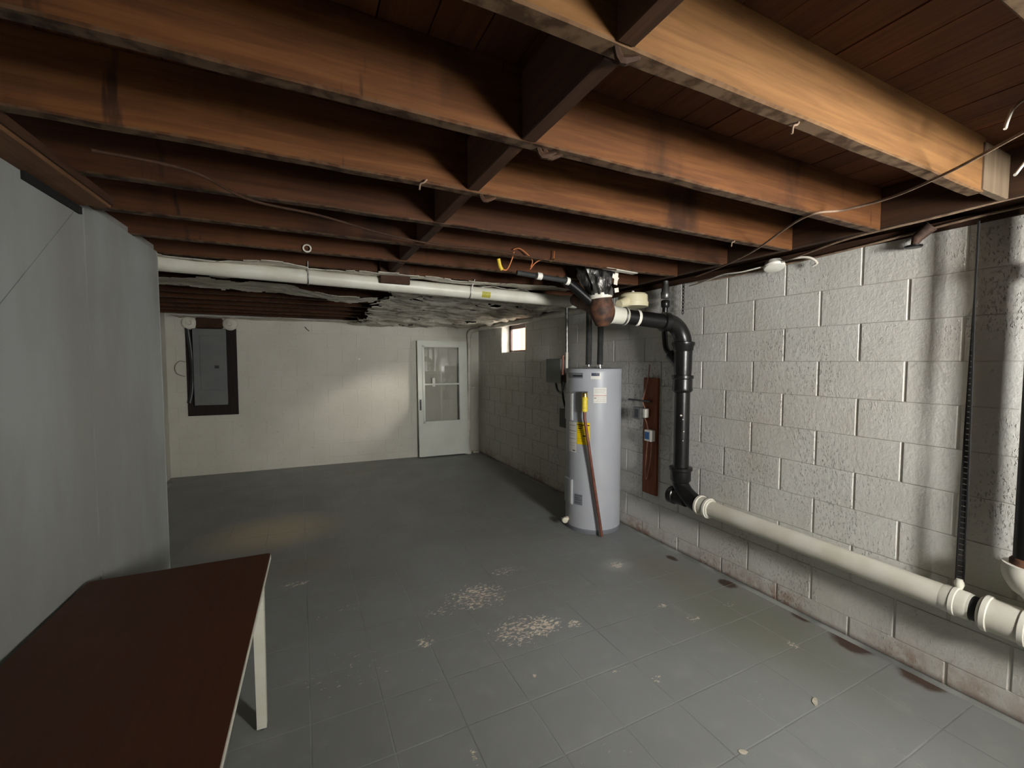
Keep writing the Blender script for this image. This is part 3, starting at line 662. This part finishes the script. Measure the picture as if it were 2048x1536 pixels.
# ------------------------------------------------------------------ ceiling drain pipe (white plastic)
cpz0, cpz1 = Vector((-.80, 3.125, 2.085)), Vector((2.12, 3.10, 2.028)); cd = (cpz1 - cpz0).normalized(); cl = (cpz1 - cpz0).length
cp = root('ceiling_pipe', (.6, 3.11, 2.0), 'long white plastic drain pipe hung below the joists', 'pipe')
one('pipe', lambda bm: lathe(bm, cpz0, cd, [(0, .046), (cl, .046)], 28), 'pvc_old', cp, 40)
one('coupling', lambda bm: lathe(bm, cpz0 + cd * (cl - .10), cd, [(0, .048), (.006, .053), (.1, .053), (.11, .046)], 28), 'pvc_old', cp, 40)
one('sticker', lambda bm: lathe(bm, cpz0 + cd * 2.03, cd, [(0, .0466), (.05, .0466)], 28, False), 'label_yellow', cp, 40) if False else None
def _stk(bm):
    c0 = cpz0 + cd * 2.05
    for i in range(4):
        a0, a1 = math.radians(150 + i * 14), math.radians(150 + (i + 1) * 14)
        def q(a, t): return c0 + cd * t + Vector((0, math.cos(a), -math.sin(a) * -1)) * .0468
        face(bm, [q(a0 + math.radians(20), 0), q(a0 + math.radians(20), .07), q(a1 + math.radians(20), .07), q(a1 + math.radians(20), 0)])
one('sticker', _stk, mat('sticker_green', (150, 146, 40), (176, 168, 60), .5, ns=60), cp)
for t in (.86, 1.96):
    c = cpz0 + cd * t
    one('pipe_hanger', lambda bm: (tube(bm, [c + Vector((0, .048 * math.cos(a), .048 * math.sin(a))) for a in [math.radians(-200 + 220 * k / 14) for k in range(15)]], .0045, 6), tube(bm, [c + Vector((0, -.046, .01)), c + Vector((.0 if t < 1 else .03, -.05, .09))], .0045, 6), tube(bm, [c + Vector((0, .046, .01)), c + Vector((0, .05, .08))], .0045, 6)), 'zinc', cp, 50)
# painted pipe along the top of the right wall, down the far corner
pp = root('painted_pipe', (2.6, 6.6, 0), 'cream painted pipe along the right wall top and down the far corner', 'pipe')
one('pipe', lambda bm: tube(bm, [(2.635, 3.45, 2.06), (2.62, 6.60, 2.065)], .042, 20), 'painted_pipe', pp, 40)
cdp = B(-.185, .055, 0)
one('elbow', lambda bm: tube(bm, smooth_path([(2.62, 6.52, 2.065), (2.60, 6.66, 2.05), (cdp.x + .02, cdp.y, 2.01), (cdp.x, cdp.y, 1.93)], 5), .038, 16), 'painted_pipe', pp, 50)
one('pipe', lambda bm: tube(bm, [(cdp.x, cdp.y, 1.97), (cdp.x - .005, cdp.y, 1.0), (cdp.x - .022, cdp.y, .05)], .029, 16), 'painted_pipe', pp, 40)
one('hub', lambda bm: lathe(bm, (cdp.x - .005, cdp.y, 1.08), (0, 0, 1), [(0, .03), (.01, .036), (.06, .038), (.07, .03)], 16), 'painted_pipe', pp, 40)
one('valve_stub', lambda bm: lathe(bm, (cdp.x, cdp.y - .02, 1.1), (.9, -.4, 0), [(0, .012), (.06, .012), (.062, .02), (.08, .02)], 10), 'painted_pipe', pp, 40)
one('hub', lambda bm: lathe(bm, (cdp.x - .025, cdp.y, 0), (0, 0, 1), [(0, .06), (.05, .055), (.10, .045), (.15, .038), (.2, .032)], 16), 'painted_pipe', pp, 40)
one('ground_wire', lambda bm: tube(bm, smooth_path([(cdp.x - .04, cdp.y - .02, 1.2), (cdp.x - .048, cdp.y - .02, .8), (cdp.x - .06, cdp.y - .02, .3), (cdp.x - .11, cdp.y - .02, .12), (cdp.x - .10, cdp.y - .02, .01)], 6), .006, 6), 'cable_black', pp)
one('floor_block', lambda bm: bbox(bm, -.135, -.03, .03, .10, .001, .035, .008), 'painted_pipe', label='small pale wedge on the floor in the far right corner', cat='block')

# ------------------------------------------------------------------ torn foil-faced insulation under the rear joists
def sheet(name, inside, x0, x1, y0, y1, st, z, amp, seed, label, droop=None, holes=.0):
    bm = NB(); nx, ny = int((x1 - x0) / st), int((y1 - y0) / st); V = {}
    def pos(i, j):
        x, y = x0 + i * st, y0 + j * st; f = mnoise.fractal(Vector((x * 3.2, y * 7, seed)), 1.0, 2.0, 5); f2 = mnoise.noise(Vector((x * 1.6, y * 2.5, seed + 9)))
        zz = z + amp * f + amp * .8 * f2 - (droop(x, y) if droop else 0)
        return Vector((x + mnoise.noise(Vector((x * 20, y * 20, seed))) * st * .4, y, min(zz, H - .008)))
    for i in range(nx):
        for j in range(ny):
            xc, yc = x0 + (i + .5) * st, y0 + (j + .5) * st
            if not inside(xc, yc): continue
            if holes and mnoise.fractal(Vector((xc * 2.6, yc * 5, seed + 30)), 1.0, 2.0, 3) > holes: continue
            q = []
            for (a, b) in ((i, j), (i + 1, j), (i + 1, j + 1), (i, j + 1)):
                if (a, b) not in V: V[(a, b)] = bm.verts.new(pos(a, b))
                q.append(V[(a, b)])
            bm.faces.new(q)
    r = bmesh.ops.extrude_face_region(bm, geom=list(bm.faces))
    for v in r['geom']:
        if isinstance(v, bmesh.types.BMVert): v.co.z += .004
    return mk(name, bm, 'foil', None, 60, label=label, cat='insulation')
def edge_n(x, s, k=.25): return mnoise.fractal(Vector((x * 2.3, s, 0)), 1.0, 2.0, 4) * k
sheet('foil_insulation', lambda x, y: y < 6.72 - (x - 2.6) * .05 and x > .70 + .14 * (4.6 - min(y, 4.6)) * 0 + edge_n(y * 1.4, 3, .22) + (.06 if y > 5.5 else 0), .45, 2.57, 3.16, 6.95, .03, 2.08, .045, 2.0,
      'large torn grey foil insulation sheet under the rear joists', holes=.42)
sheet('foil_insulation', lambda x, y: y < 3.60 + edge_n(x, 7, .30) and y > 3.02 + .02 * math.sin(x * 9) + edge_n(x * 2, 5, .05), -.95, .62, 2.98, 4.2, .028, 2.112, .016, 5.0,
      'narrow torn foil strip behind the white ceiling pipe')
sheet('foil_insulation', lambda x, y: (y < 4.15 + edge_n(x, 11, .25) and y > 3.78 + edge_n(x, 14, .2)) and x < .62, -1.0, .64, 3.5, 4.6, .028, 2.105, .02, 8.0,
      'drooping torn foil flap above the electrical panel side', droop=lambda x, y: .055 * max(0, (x + .35)) * max(0, 1 - abs(x - .25)) * 1.2)
sheet('foil_insulation', lambda x, y: y < 6.9 - .06 * x and y > 6.55 + edge_n(x, 21, .2) - .06 * x, -1.4, .75, 6.3, 7.1, .035, 2.10, .014, 12.0,
      'thin foil remnant along the back wall top')
sheet('foil_insulation', lambda x, y: y > 2.99 + edge_n(x * 2, 25, .03) and y < 3.12, .60, 2.05, 2.95, 3.14, .022, 2.112, .012, 17.0,
      'pale foil edge above the right half of the ceiling pipe')

# foil-wrapped riser above the wye, with hanging wires
fw_ = root('wrapped_riser', (1.86, 2.47, 1.98), 'crumpled foil wrap round the riser above the rusty fitting', 'wrap')
def _wrap(bm):
    n, m = 28, 16; rows = []
    for j in range(m + 1):
        t = j / m; c = wy + Vector((-.03 - .09 * t, .0, .21 + .35 * t)); row = []
        for k in range(n):
            a = 2 * math.pi * k / n; r = .080 + .055 * t + .07 * mnoise.fractal(Vector((math.cos(a) * 3, math.sin(a) * 3, t * 2.5)), 1, 2, 4) * (.4 + t)
            row.append(bm.verts.new(c + Vector((math.cos(a) * r, math.sin(a) * r, 0))))
        rows.append(row)
    for a, b in zip(rows, rows[1:]):
        for k in range(n): bm.faces.new((a[k], a[(k + 1) % n], b[(k + 1) % n], b[k]))
one('foil_sleeve', _wrap, 'foil_wrap', fw_, 40)
one('tape_strip', lambda bm: (obox(bm, wy + Vector((.045, -.085, .36)), (.03, .004, .16), Matrix.Rotation(.12, 3, 'Y')), obox(bm, wy + Vector((.03, -.088, .33)), (.06, .004, .028), Matrix.Rotation(.5, 3, 'Y')), obox(bm, wy + Vector((.05, -.08, .245)), (.035, .004, .03), Matrix.Rotation(-.2, 3, 'Y'))), 'pvc_band', fw_)
one('top_flange', lambda bm: obox(bm, (1.93, 2.30, 2.125), (.30, .05, .006), Matrix.Rotation(.15, 3, 'Z'), .002), 'painted_pipe', fw_)
sp = root('side_pipe', (1.72, 2.55, 2.0), 'short black pipes with white ends left of the wrapped riser', 'pipe')
one('pipe', lambda bm: tube(bm, [(1.86, 2.50, 1.93), (1.74, 2.55, 2.04), (1.66, 2.58, 2.10)], .034, 14), 'black_iron', sp, 50)
one('pipe', lambda bm: tube(bm, [(1.64, 2.50, 2.07), (1.46, 2.52, 2.085), (1.28, 2.54, 2.10)], .017, 12), 'insul', sp, 50)
one('white_end', lambda bm: tube(bm, [(1.44, 2.50, 2.082), (1.405, 2.50, 2.084)], .024, 12), 'plastic_white', sp, 40)
one('white_end', lambda bm: tube(bm, [(1.655, 2.50, 2.066), (1.63, 2.50, 2.07)], .026, 12), 'plastic_white', sp, 40)

# cream round housing above the horizontal pipe
lh = root('lamp_housing', (2.33, 2.58, 1.94), 'cream round plastic housing above the horizontal black pipe', 'housing')
one('housing', lambda bm: lathe(bm, (2.325, 2.62, 1.945), (0, 0, 1), [(0, .115), (.035, .117), (.037, .112), (.088, .110), (.10, .098), (.102, .03)], 32), 'plastic_cream', lh, 40)
one('side_spout', lambda bm: tube(bm, [(2.26, 2.60, 1.985), (2.14, 2.56, 1.95)], [.045, .03], 14), 'plastic_cream', lh, 50)
one('knob', lambda bm: lathe(bm, (2.325, 2.62, 2.045), (0, 0, 1), [(0, .012), (.02, .012), (.025, .006)], 10), 'plastic_white', lh, 40)

# ------------------------------------------------------------------ right wall: brown board with boxes, disconnect box
bb = root('wall_board', (2.68, 2.79, .38), 'narrow brown board fixed upright on the block wall', 'board')
one('board', lambda bm: box(bm, XR - .022, XR, 2.70, 2.865, .385, 1.385, .002), 'brown_board', bb)
def wire(name, pts, r, m, label, cat='cable', group=None, parent=None, sub=7):
    return one(name, lambda bm: tube(bm, smooth_path(pts, sub), r, 7), m, parent, 60, label=label, cat=cat, group=group)
jb = root('junction_box', (2.64, 2.83, 1.04), 'small steel junction box mounted on the brown board', 'electrical box')
one('box', lambda bm: box(bm, 2.60, 2.678, 2.815, 2.90, 1.035, 1.125, .004), 'zinc', jb)
one('cover', lambda bm: box(bm, 2.594, 2.60, 2.810, 2.905, 1.03, 1.13, .002), 'steel_box', jb)
one('slot', lambda bm: box(bm, 2.5925, 2.595, 2.835, 2.88, 1.045, 1.115), 'panel_dark', jb)
one('side_clip', lambda bm: box(bm, 2.625, 2.672, 2.785, 2.815, 1.045, 1.12, .004), 'plastic_white', jb)
one('bracket', lambda bm: box(bm, 2.64, 2.672, 2.76, 3.02, 1.18, 1.192), 'panel_dark', jb)
sw = root('switch_box', (2.65, 2.74, .845), 'white switch box with blue face on the brown board', 'switch')
one('housing', lambda bm: box(bm, 2.625, 2.678, 2.715, 2.795, .85, .945, .005), 'plastic_white', sw)
one('blue_face', lambda bm: (box(bm, 2.622, 2.626, 2.735, 2.785, .868, .93), box(bm, 2.632, 2.664, 2.794, 2.797, .868, .93)), 'plastic_blue', sw)
wire('cable', [(2.670, 2.79, 1.50), (2.665, 2.80, 1.38), (2.66, 2.835, 1.25), (2.655, 2.85, 1.18), (2.66, 2.825, 1.12)], .005, 'cable_pink', 'pinkish cable running down to the steel junction box')
wire('cable', [(2.66, 2.83, 1.04), (2.665, 2.81, 1.0), (2.66, 2.785, .94)], .005, 'cable_pink', 'short cable between junction box and switch box')
wire('cable', [(2.66, 2.785, .855), (2.662, 2.80, .75), (2.662, 2.81, .62), (2.66, 2.80, .52), (2.66, 2.785, .54), (2.662, 2.755, .68), (2.66, 2.74, .855)], .005, 'cable_pink', 'pinkish cable loop hanging below the switch box', sub=8)
db = root('disconnect_box', (2.64, 4.18, 1.28), 'grey electrical disconnect box on the wall behind the water heater', 'electrical box')
one('enclosure', lambda bm: box(bm, 2.58, XR, 4.03, 4.33, 1.29, 1.55, .005), 'steel_box', db)
one('cover', lambda bm: box(bm, 2.565, 2.58, 4.025, 4.335, 1.285, 1.555, .003), 'panel_grey', db)
one('handle', lambda bm: box(bm, 2.59, 2.64, 4.005, 4.03, 1.30, 1.38, .004), 'win_frame', db)
one('conduit', lambda bm: tube(bm, smooth_path([(2.64, 4.24, 1.29), (2.62, 4.18, 1.21), (2.58, 4.05, 1.18), (2.50, 3.88, 1.22), (2.44, 3.76, 1.32)], 6), .013, 8), 'steel_box', db, 50)
one('conduit', lambda bm: tube(bm, smooth_path([(2.66, 4.14, 1.29), (2.65, 4.10, 1.12), (2.64, 4.03, 1.0)], 6), .011, 8), 'cable_black', db, 50)
bk = root('black_box', (2.65, 4.0, .80), 'small black box low on wall beside water heater', 'electrical box')
one('enclosure', lambda bm: box(bm, 2.60, XR, 3.93, 4.07, .81, 1.0, .006), 'black_plastic', bk)
one('lid', lambda bm: box(bm, 2.585, 2.60, 3.925, 4.075, .80, 1.005, .004), 'panel_dark', bk)

# ------------------------------------------------------------------ back wall: electrical panel and storm door
one('backing_board', lambda bm: bbox(bm, -4.04, -3.47, 0, .02, .805, 1.965, .002), 'board_dark', label='black backing board behind the grey electrical panel', cat='board')
ep = root('electrical_panel', B(-3.78, .06, .955), 'grey electrical breaker panel on the back wall', 'electrical panel')
one('enclosure', lambda bm: bbox(bm, -3.935, -3.585, .02, .10, .96, 1.95, .004), 'panel_grey', ep)
epd = one('panel_door', lambda bm: bbox(bm, -3.87, -3.64, .10, .108, 1.15, 1.87, .003), 'panel_grey', ep)
one('latch', lambda bm: bbox(bm, -3.71, -3.66, .108, .114, 1.435, 1.475, .002), 'panel_dark', epd)
one('trim_plate', lambda bm: bbox(bm, -3.945, -3.575, .092, .1005, .95, 1.955, .003), 'panel_grey', ep)
for i, (s, z) in enumerate(((-3.985, 2.03), (-3.535, 2.03))):
    one('round_cap', lambda bm: (lathe(bm, B(s, .01, z), -BN, [(0, .085), (.03, .085), (.045, .07), (.05, .03)], 24), lathe(bm, B(s, .06, z), -BN, [(0, .03), (.03, .026)], 14)), 'painted_pipe', None, 40,
        label=('pale round cap above the left side of the electrical panel', 'pale round cap above the right side of the electrical panel')[i], cat='cap', group='round caps above the panel')
for i, (o, m, lab) in enumerate(((0, 'cable_black', 'black cable down the left edge of the electrical panel'), (.022, 'steel_box', 'grey cable down the left edge of the electrical panel'))):
    wire('cable', [B(-4.03 + o, .035, 2.0), B(-4.0 + o, .04, 1.7), B(-3.985 + o, .04, 1.4), B(-4.0 + o, .04, 1.15), B(-4.03 + o, .04, .98)], .012, m, lab)
wire('wire_loop', [B(-4.05, .02, 1.52), B(-4.11, .03, 1.53), B(-4.16, .03, 1.46), B(-4.14, .03, 1.37), B(-4.06, .02, 1.33)], .004, 'cable_tan', 'thin wire loop on the wall left of the electrical panel', 'wire')
wire('wire', [B(-2.62, .05, 2.02), B(-2.60, .02, 1.99), B(-2.57, .01, 1.965)], .004, 'cable_black', 'tiny dark wire end poking from the back wall top', 'wire')
for i, (s, h, w, lab) in enumerate(((-4.06, .05, .06, 'wide dark bracket over the electrical panel'),)):
    one('bracket', lambda bm: bbox(bm, -3.92, -3.62, 0, .05, 1.965, 2.10, .01), 'header', label='dark wooden blocking over the electrical panel', cat='bracket')
# storm door leaning against the back wall
sd = root('storm_door', B(-.64, .08, 0), 'white storm door with two glass panes leaning on the back wall', 'door')
lean = .045
def dpt(s, z, o): return B(s + (-.012 * z / 1.85), .115 - lean * z / 1.85 * 1.0 + o, z)
def dbox(bm, s0, s1, z0, z1, o0, o1):
    a = [bm.verts.new(dpt(s, z, o)) for o in (o0, o1) for s, z in ((s0, z0), (s1, z0), (s1, z1), (s0, z1))]
    for f in ((0, 1, 2, 3), (7, 6, 5, 4), (0, 4, 5, 1), (1, 5, 6, 2), (2, 6, 7, 3), (3, 7, 4, 0)): bm.faces.new([a[i] for i in f])
S0, S1, DH = -1.03, -.225, 1.855
one('stile', lambda bm: dbox(bm, S0, -.925, .02, DH, -.02, .02), 'door_paint', sd)
one('stile', lambda bm: dbox(bm, -.365, S1, .02, DH, -.02, .02), 'door_paint', sd)
one('rail', lambda bm: dbox(bm, -.925, -.365, 1.755, DH, -.02, .02), 'door_paint', sd)
one('kick_panel', lambda bm: dbox(bm, -.925, -.365, .02, .575, -.02, .016), 'door_paint', sd)
def _frm(bm):
    for (a, b, c, d) in ((-.955, -.925, .55, 1.785), (-.365, -.335, .55, 1.785), (-.955, -.335, 1.755, 1.785), (-.955, -.335, .55, .58)): dbox(bm, a, b, c, d, .02, .03)
one('pane_frame', _frm, 'door_paint', sd)
one('mid_rail', lambda bm: dbox(bm, -.925, -.365, 1.155, 1.178, -.004, .024), 'door_paint', sd)
one('pane', lambda bm: dbox(bm, -.925, -.365, 1.178, 1.755, 0, .004), 'glass', sd)
one('pane', lambda bm: dbox(bm, -.925, -.365, .578, 1.155, -.006, -.002), 'glass', sd)
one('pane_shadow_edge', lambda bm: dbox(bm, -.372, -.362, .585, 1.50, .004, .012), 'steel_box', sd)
one('handle', lambda bm: (dbox(bm, -1.012, -.985, .76, .93, .02, .028), dbox(bm, -1.006, -.990, .79, .90, .028, .055)), 'black_plastic', sd)
one('sticker', lambda bm: dbox(bm, -.80, -.755, 1.13, 1.265, .0045, .006), 'label_white', sd)

# ------------------------------------------------------------------ board at the top of the partition
tbm = root('header_board', L(-1.2, .04, 2.06), 'brown board along the top of the left partition', 'board')
one('board', lambda bm: obox(bm, L(-1.72, .045, 2.115), (.12, 1.72, .035), Matrix.Rotation(-LA, 3, 'Z'), .003), 'stairboard', tbm)
one('edge_strip', lambda bm: obox(bm, L(-1.72, .108, 2.122), (.014, 1.72, .028), Matrix.Rotation(-LA, 3, 'Z'), .002), 'joist_y', tbm)
one('slot_shade', lambda bm: obox(bm, L(-1.0, .003, 2.085), (.012, .34, .026), Matrix.Rotation(-LA, 3, 'Z')), 'gap_shade', wall_left)  # solid black strip painting in the shade of the gap below the board

# ------------------------------------------------------------------ cables and small things under the joists
wire('cable', [(2.50, -.3, 2.15), (2.46, .3, 2.145), (2.455, .64, 2.145), (2.45, .9, 2.136), (2.46, 1.21, 2.133), (2.52, 1.45, 2.12), (2.60, 1.62, 2.12)], .006, 'cable_tan', 'upper of two tan cables along the top of the right wall', sub=8)
wire('cable', [(2.66, -.3, 2.17), (2.66, .3, 2.162), (2.665, .70, 2.155), (2.67, .88, 2.150), (2.672, 1.33, 2.125), (2.675, 1.98, 2.108), (2.66, 2.3, 2.11)], .006, 'cable_tan', 'lower of two tan cables along the top of the right wall', sub=8)
wire('cable', [(1.60, .30, 2.125), (1.704, .453, 2.118), (1.832, .64, 2.112), (1.936, .83, 2.116), (1.946, .985, 2.12), (1.89, 1.11, 2.118), (2.17, 1.52, 2.108), (2.395, 1.90, 2.118), (2.52, 2.2, 2.122)], .0048, 'cable_tan', 'slack tan cable slung across the joists to the right wall', sub=8)
wire('cable', [(2.60, 1.72, 2.115), (2.55, 1.86, 2.095), (2.54, 2.0, 2.10), (2.58, 2.2, 2.085), (2.64, 2.36, 2.09)], .0045, 'cable_white', 'pale cable dipping left of the white ceiling junction')
wire('cable', [(-.5, 1.60, 2.10), (-.295, 1.69, 2.118), (-.15, 1.87, 2.112), (.088, 1.962, 2.118), (.348, 2.10, 2.118), (.66, 2.187, 2.118), (.93, 2.165, 2.118), (1.337, 2.22, 2.118), (1.86, 2.256, 2.118)], .005, 'header', 'thin brown cable sagging under the middle joists', sub=8)
jn = root('ceiling_junction', (2.63, 1.70, 2.10), 'white round junction with looped cable at the wall top', 'junction')
one('disc', lambda bm: lathe(bm, (2.62, 1.70, 2.105), (-.2, -.25, -1), [(-.03, .045), (0, .06), (.012, .055), (.018, .03)], 24), 'plastic_white', jn, 40)
one('loop', lambda bm: tube(bm, smooth_path([(2.61, 1.67, 2.115), (2.60, 1.58, 2.125), (2.62, 1.50, 2.115), (2.655, 1.475, 2.085), (2.66, 1.50, 2.07)], 6), .007, 8), 'cable_white', jn, 50)
vv = root('pipe_valve', (2.63, 1.05, 2.04), 'rusty valve with dark round handle at the wall top', 'valve')
one('body', lambda bm: tube(bm, [(2.66, .98, 2.155), (2.655, 1.03, 2.11), (2.65, 1.04, 2.075)], [.028, .024, .012], 12), 'rusty_valve', vv, 50)
one('hand_wheel', lambda bm: lathe(bm, (2.65, 1.04, 2.066), (0, 0, 1), [(0, .030), (.004, .034), (.010, .034), (.012, .012)], 20), 'black_iron', vv, 40)
one('cable_ring', lambda bm: tube(bm, arc((.05, 2.665, 2.145), (.019, 0, 0), (0, .0, .019), 0, 2 * math.pi, 20), .0045, 7, False), 'cable_white', None, 60, label='small white ring on the side of a middle joist', cat='ring')
yw = root('open_wires', (1.2, 2.25, 2.04), 'bare copper wires with yellow sheath dangling under the joists', 'wire')
one('yellow_sheath', lambda bm: tube(bm, [(1.018, 2.25, 2.10), (1.027, 2.25, 2.06), (1.04, 2.25, 2.04)], .011, 8), 'wire_yellow', yw, 50)
one('copper_strand', lambda bm: tube(bm, smooth_path([(1.04, 2.25, 2.045), (1.07, 2.25, 2.045), (1.10, 2.25, 2.10), (1.116, 2.25, 2.15)], 5), .0035, 6), 'copper_wire', yw, 50)
one('copper_strand', lambda bm: tube(bm, smooth_path([(1.116, 2.26, 2.165), (1.154, 2.25, 2.172), (1.21, 2.25, 2.14), (1.236, 2.25, 2.11), (1.225, 2.25, 2.075)], 5), .0035, 6), 'copper_wire', yw, 50)
one('copper_strand', lambda bm: tube(bm, smooth_path([(1.22, 2.25, 2.06), (1.26, 2.25, 2.105), (1.32, 2.25, 2.13), (1.375, 2.25, 2.125), (1.385, 2.25, 2.185)], 5), .0035, 6), 'copper_wire', yw, 50)
one('nut', lambda bm: lathe(bm, (1.355, 2.25, 2.123), (1, 0, .3), [(0, .007), (.03, .01)], 8), 'brass', yw, 40)
for i, (pts, lab) in enumerate((([(1.95, .50, 2.30), (1.87, .50, 2.266), (1.80, .50, 2.225), (1.765, .50, 2.185), (1.75, .50, 2.158)], 'white wire end curling down at the top right corner'),
                                ([(1.98, .50, 2.16), (1.92, .50, 2.11), (1.87, .50, 2.075), (1.837, .50, 2.051)], 'straight pale wire end at the right edge of the ceiling'))):
    wire('wire', pts, .0042, 'cable_white', lab, 'wire')
for i, (x, y, lab) in enumerate(((1.16, .70, 'tiny bent staple under the nearest joist'), (1.98, 1.49, 'tiny bent staple under the third joist near the wall'), (.40, 1.47, 'tiny tan splinter under the third joist'))):
    wire('staple', [(x, y, H + .006), (x - .012, y - .004, H - .008), (x - .022, y, H - .012), (x - .026, y, H - .032)], .003, 'cable_tan', lab, 'staple', sub=4)
# loose paint chips on the floor
for i, (x, y, l, w, a, lab) in enumerate(((2.037, 1.074, .055, .022, .5, 'largest pale paint chip lying on the grey floor'), (1.517, 1.05, .035, .02, -.5, 'small pale paint chip near the bottom edge of the floor'))):
    def _chip(bm):
        n = 10; top = []; bot = []
        for k in range(n):
            t = 2 * math.pi * k / n; r = .8 + .3 * random.random(); p = Vector((math.cos(t) * l / 2 * r, math.sin(t) * w / 2 * r, 0)); p.rotate(Matrix.Rotation(a, 3, 'Z'))
            bot.append(bm.verts.new((x + p.x, y + p.y, .0008))); top.append(bm.verts.new((x + p.x, y + p.y, .0035)))
        bm.faces.new(top); bm.faces.new(list(reversed(bot)))
        for k in range(n): bm.faces.new((bot[k], bot[(k + 1) % n], top[(k + 1) % n], top[k]))
    one('paint_chip', _chip, 'chip', label=lab, cat='paint chip')
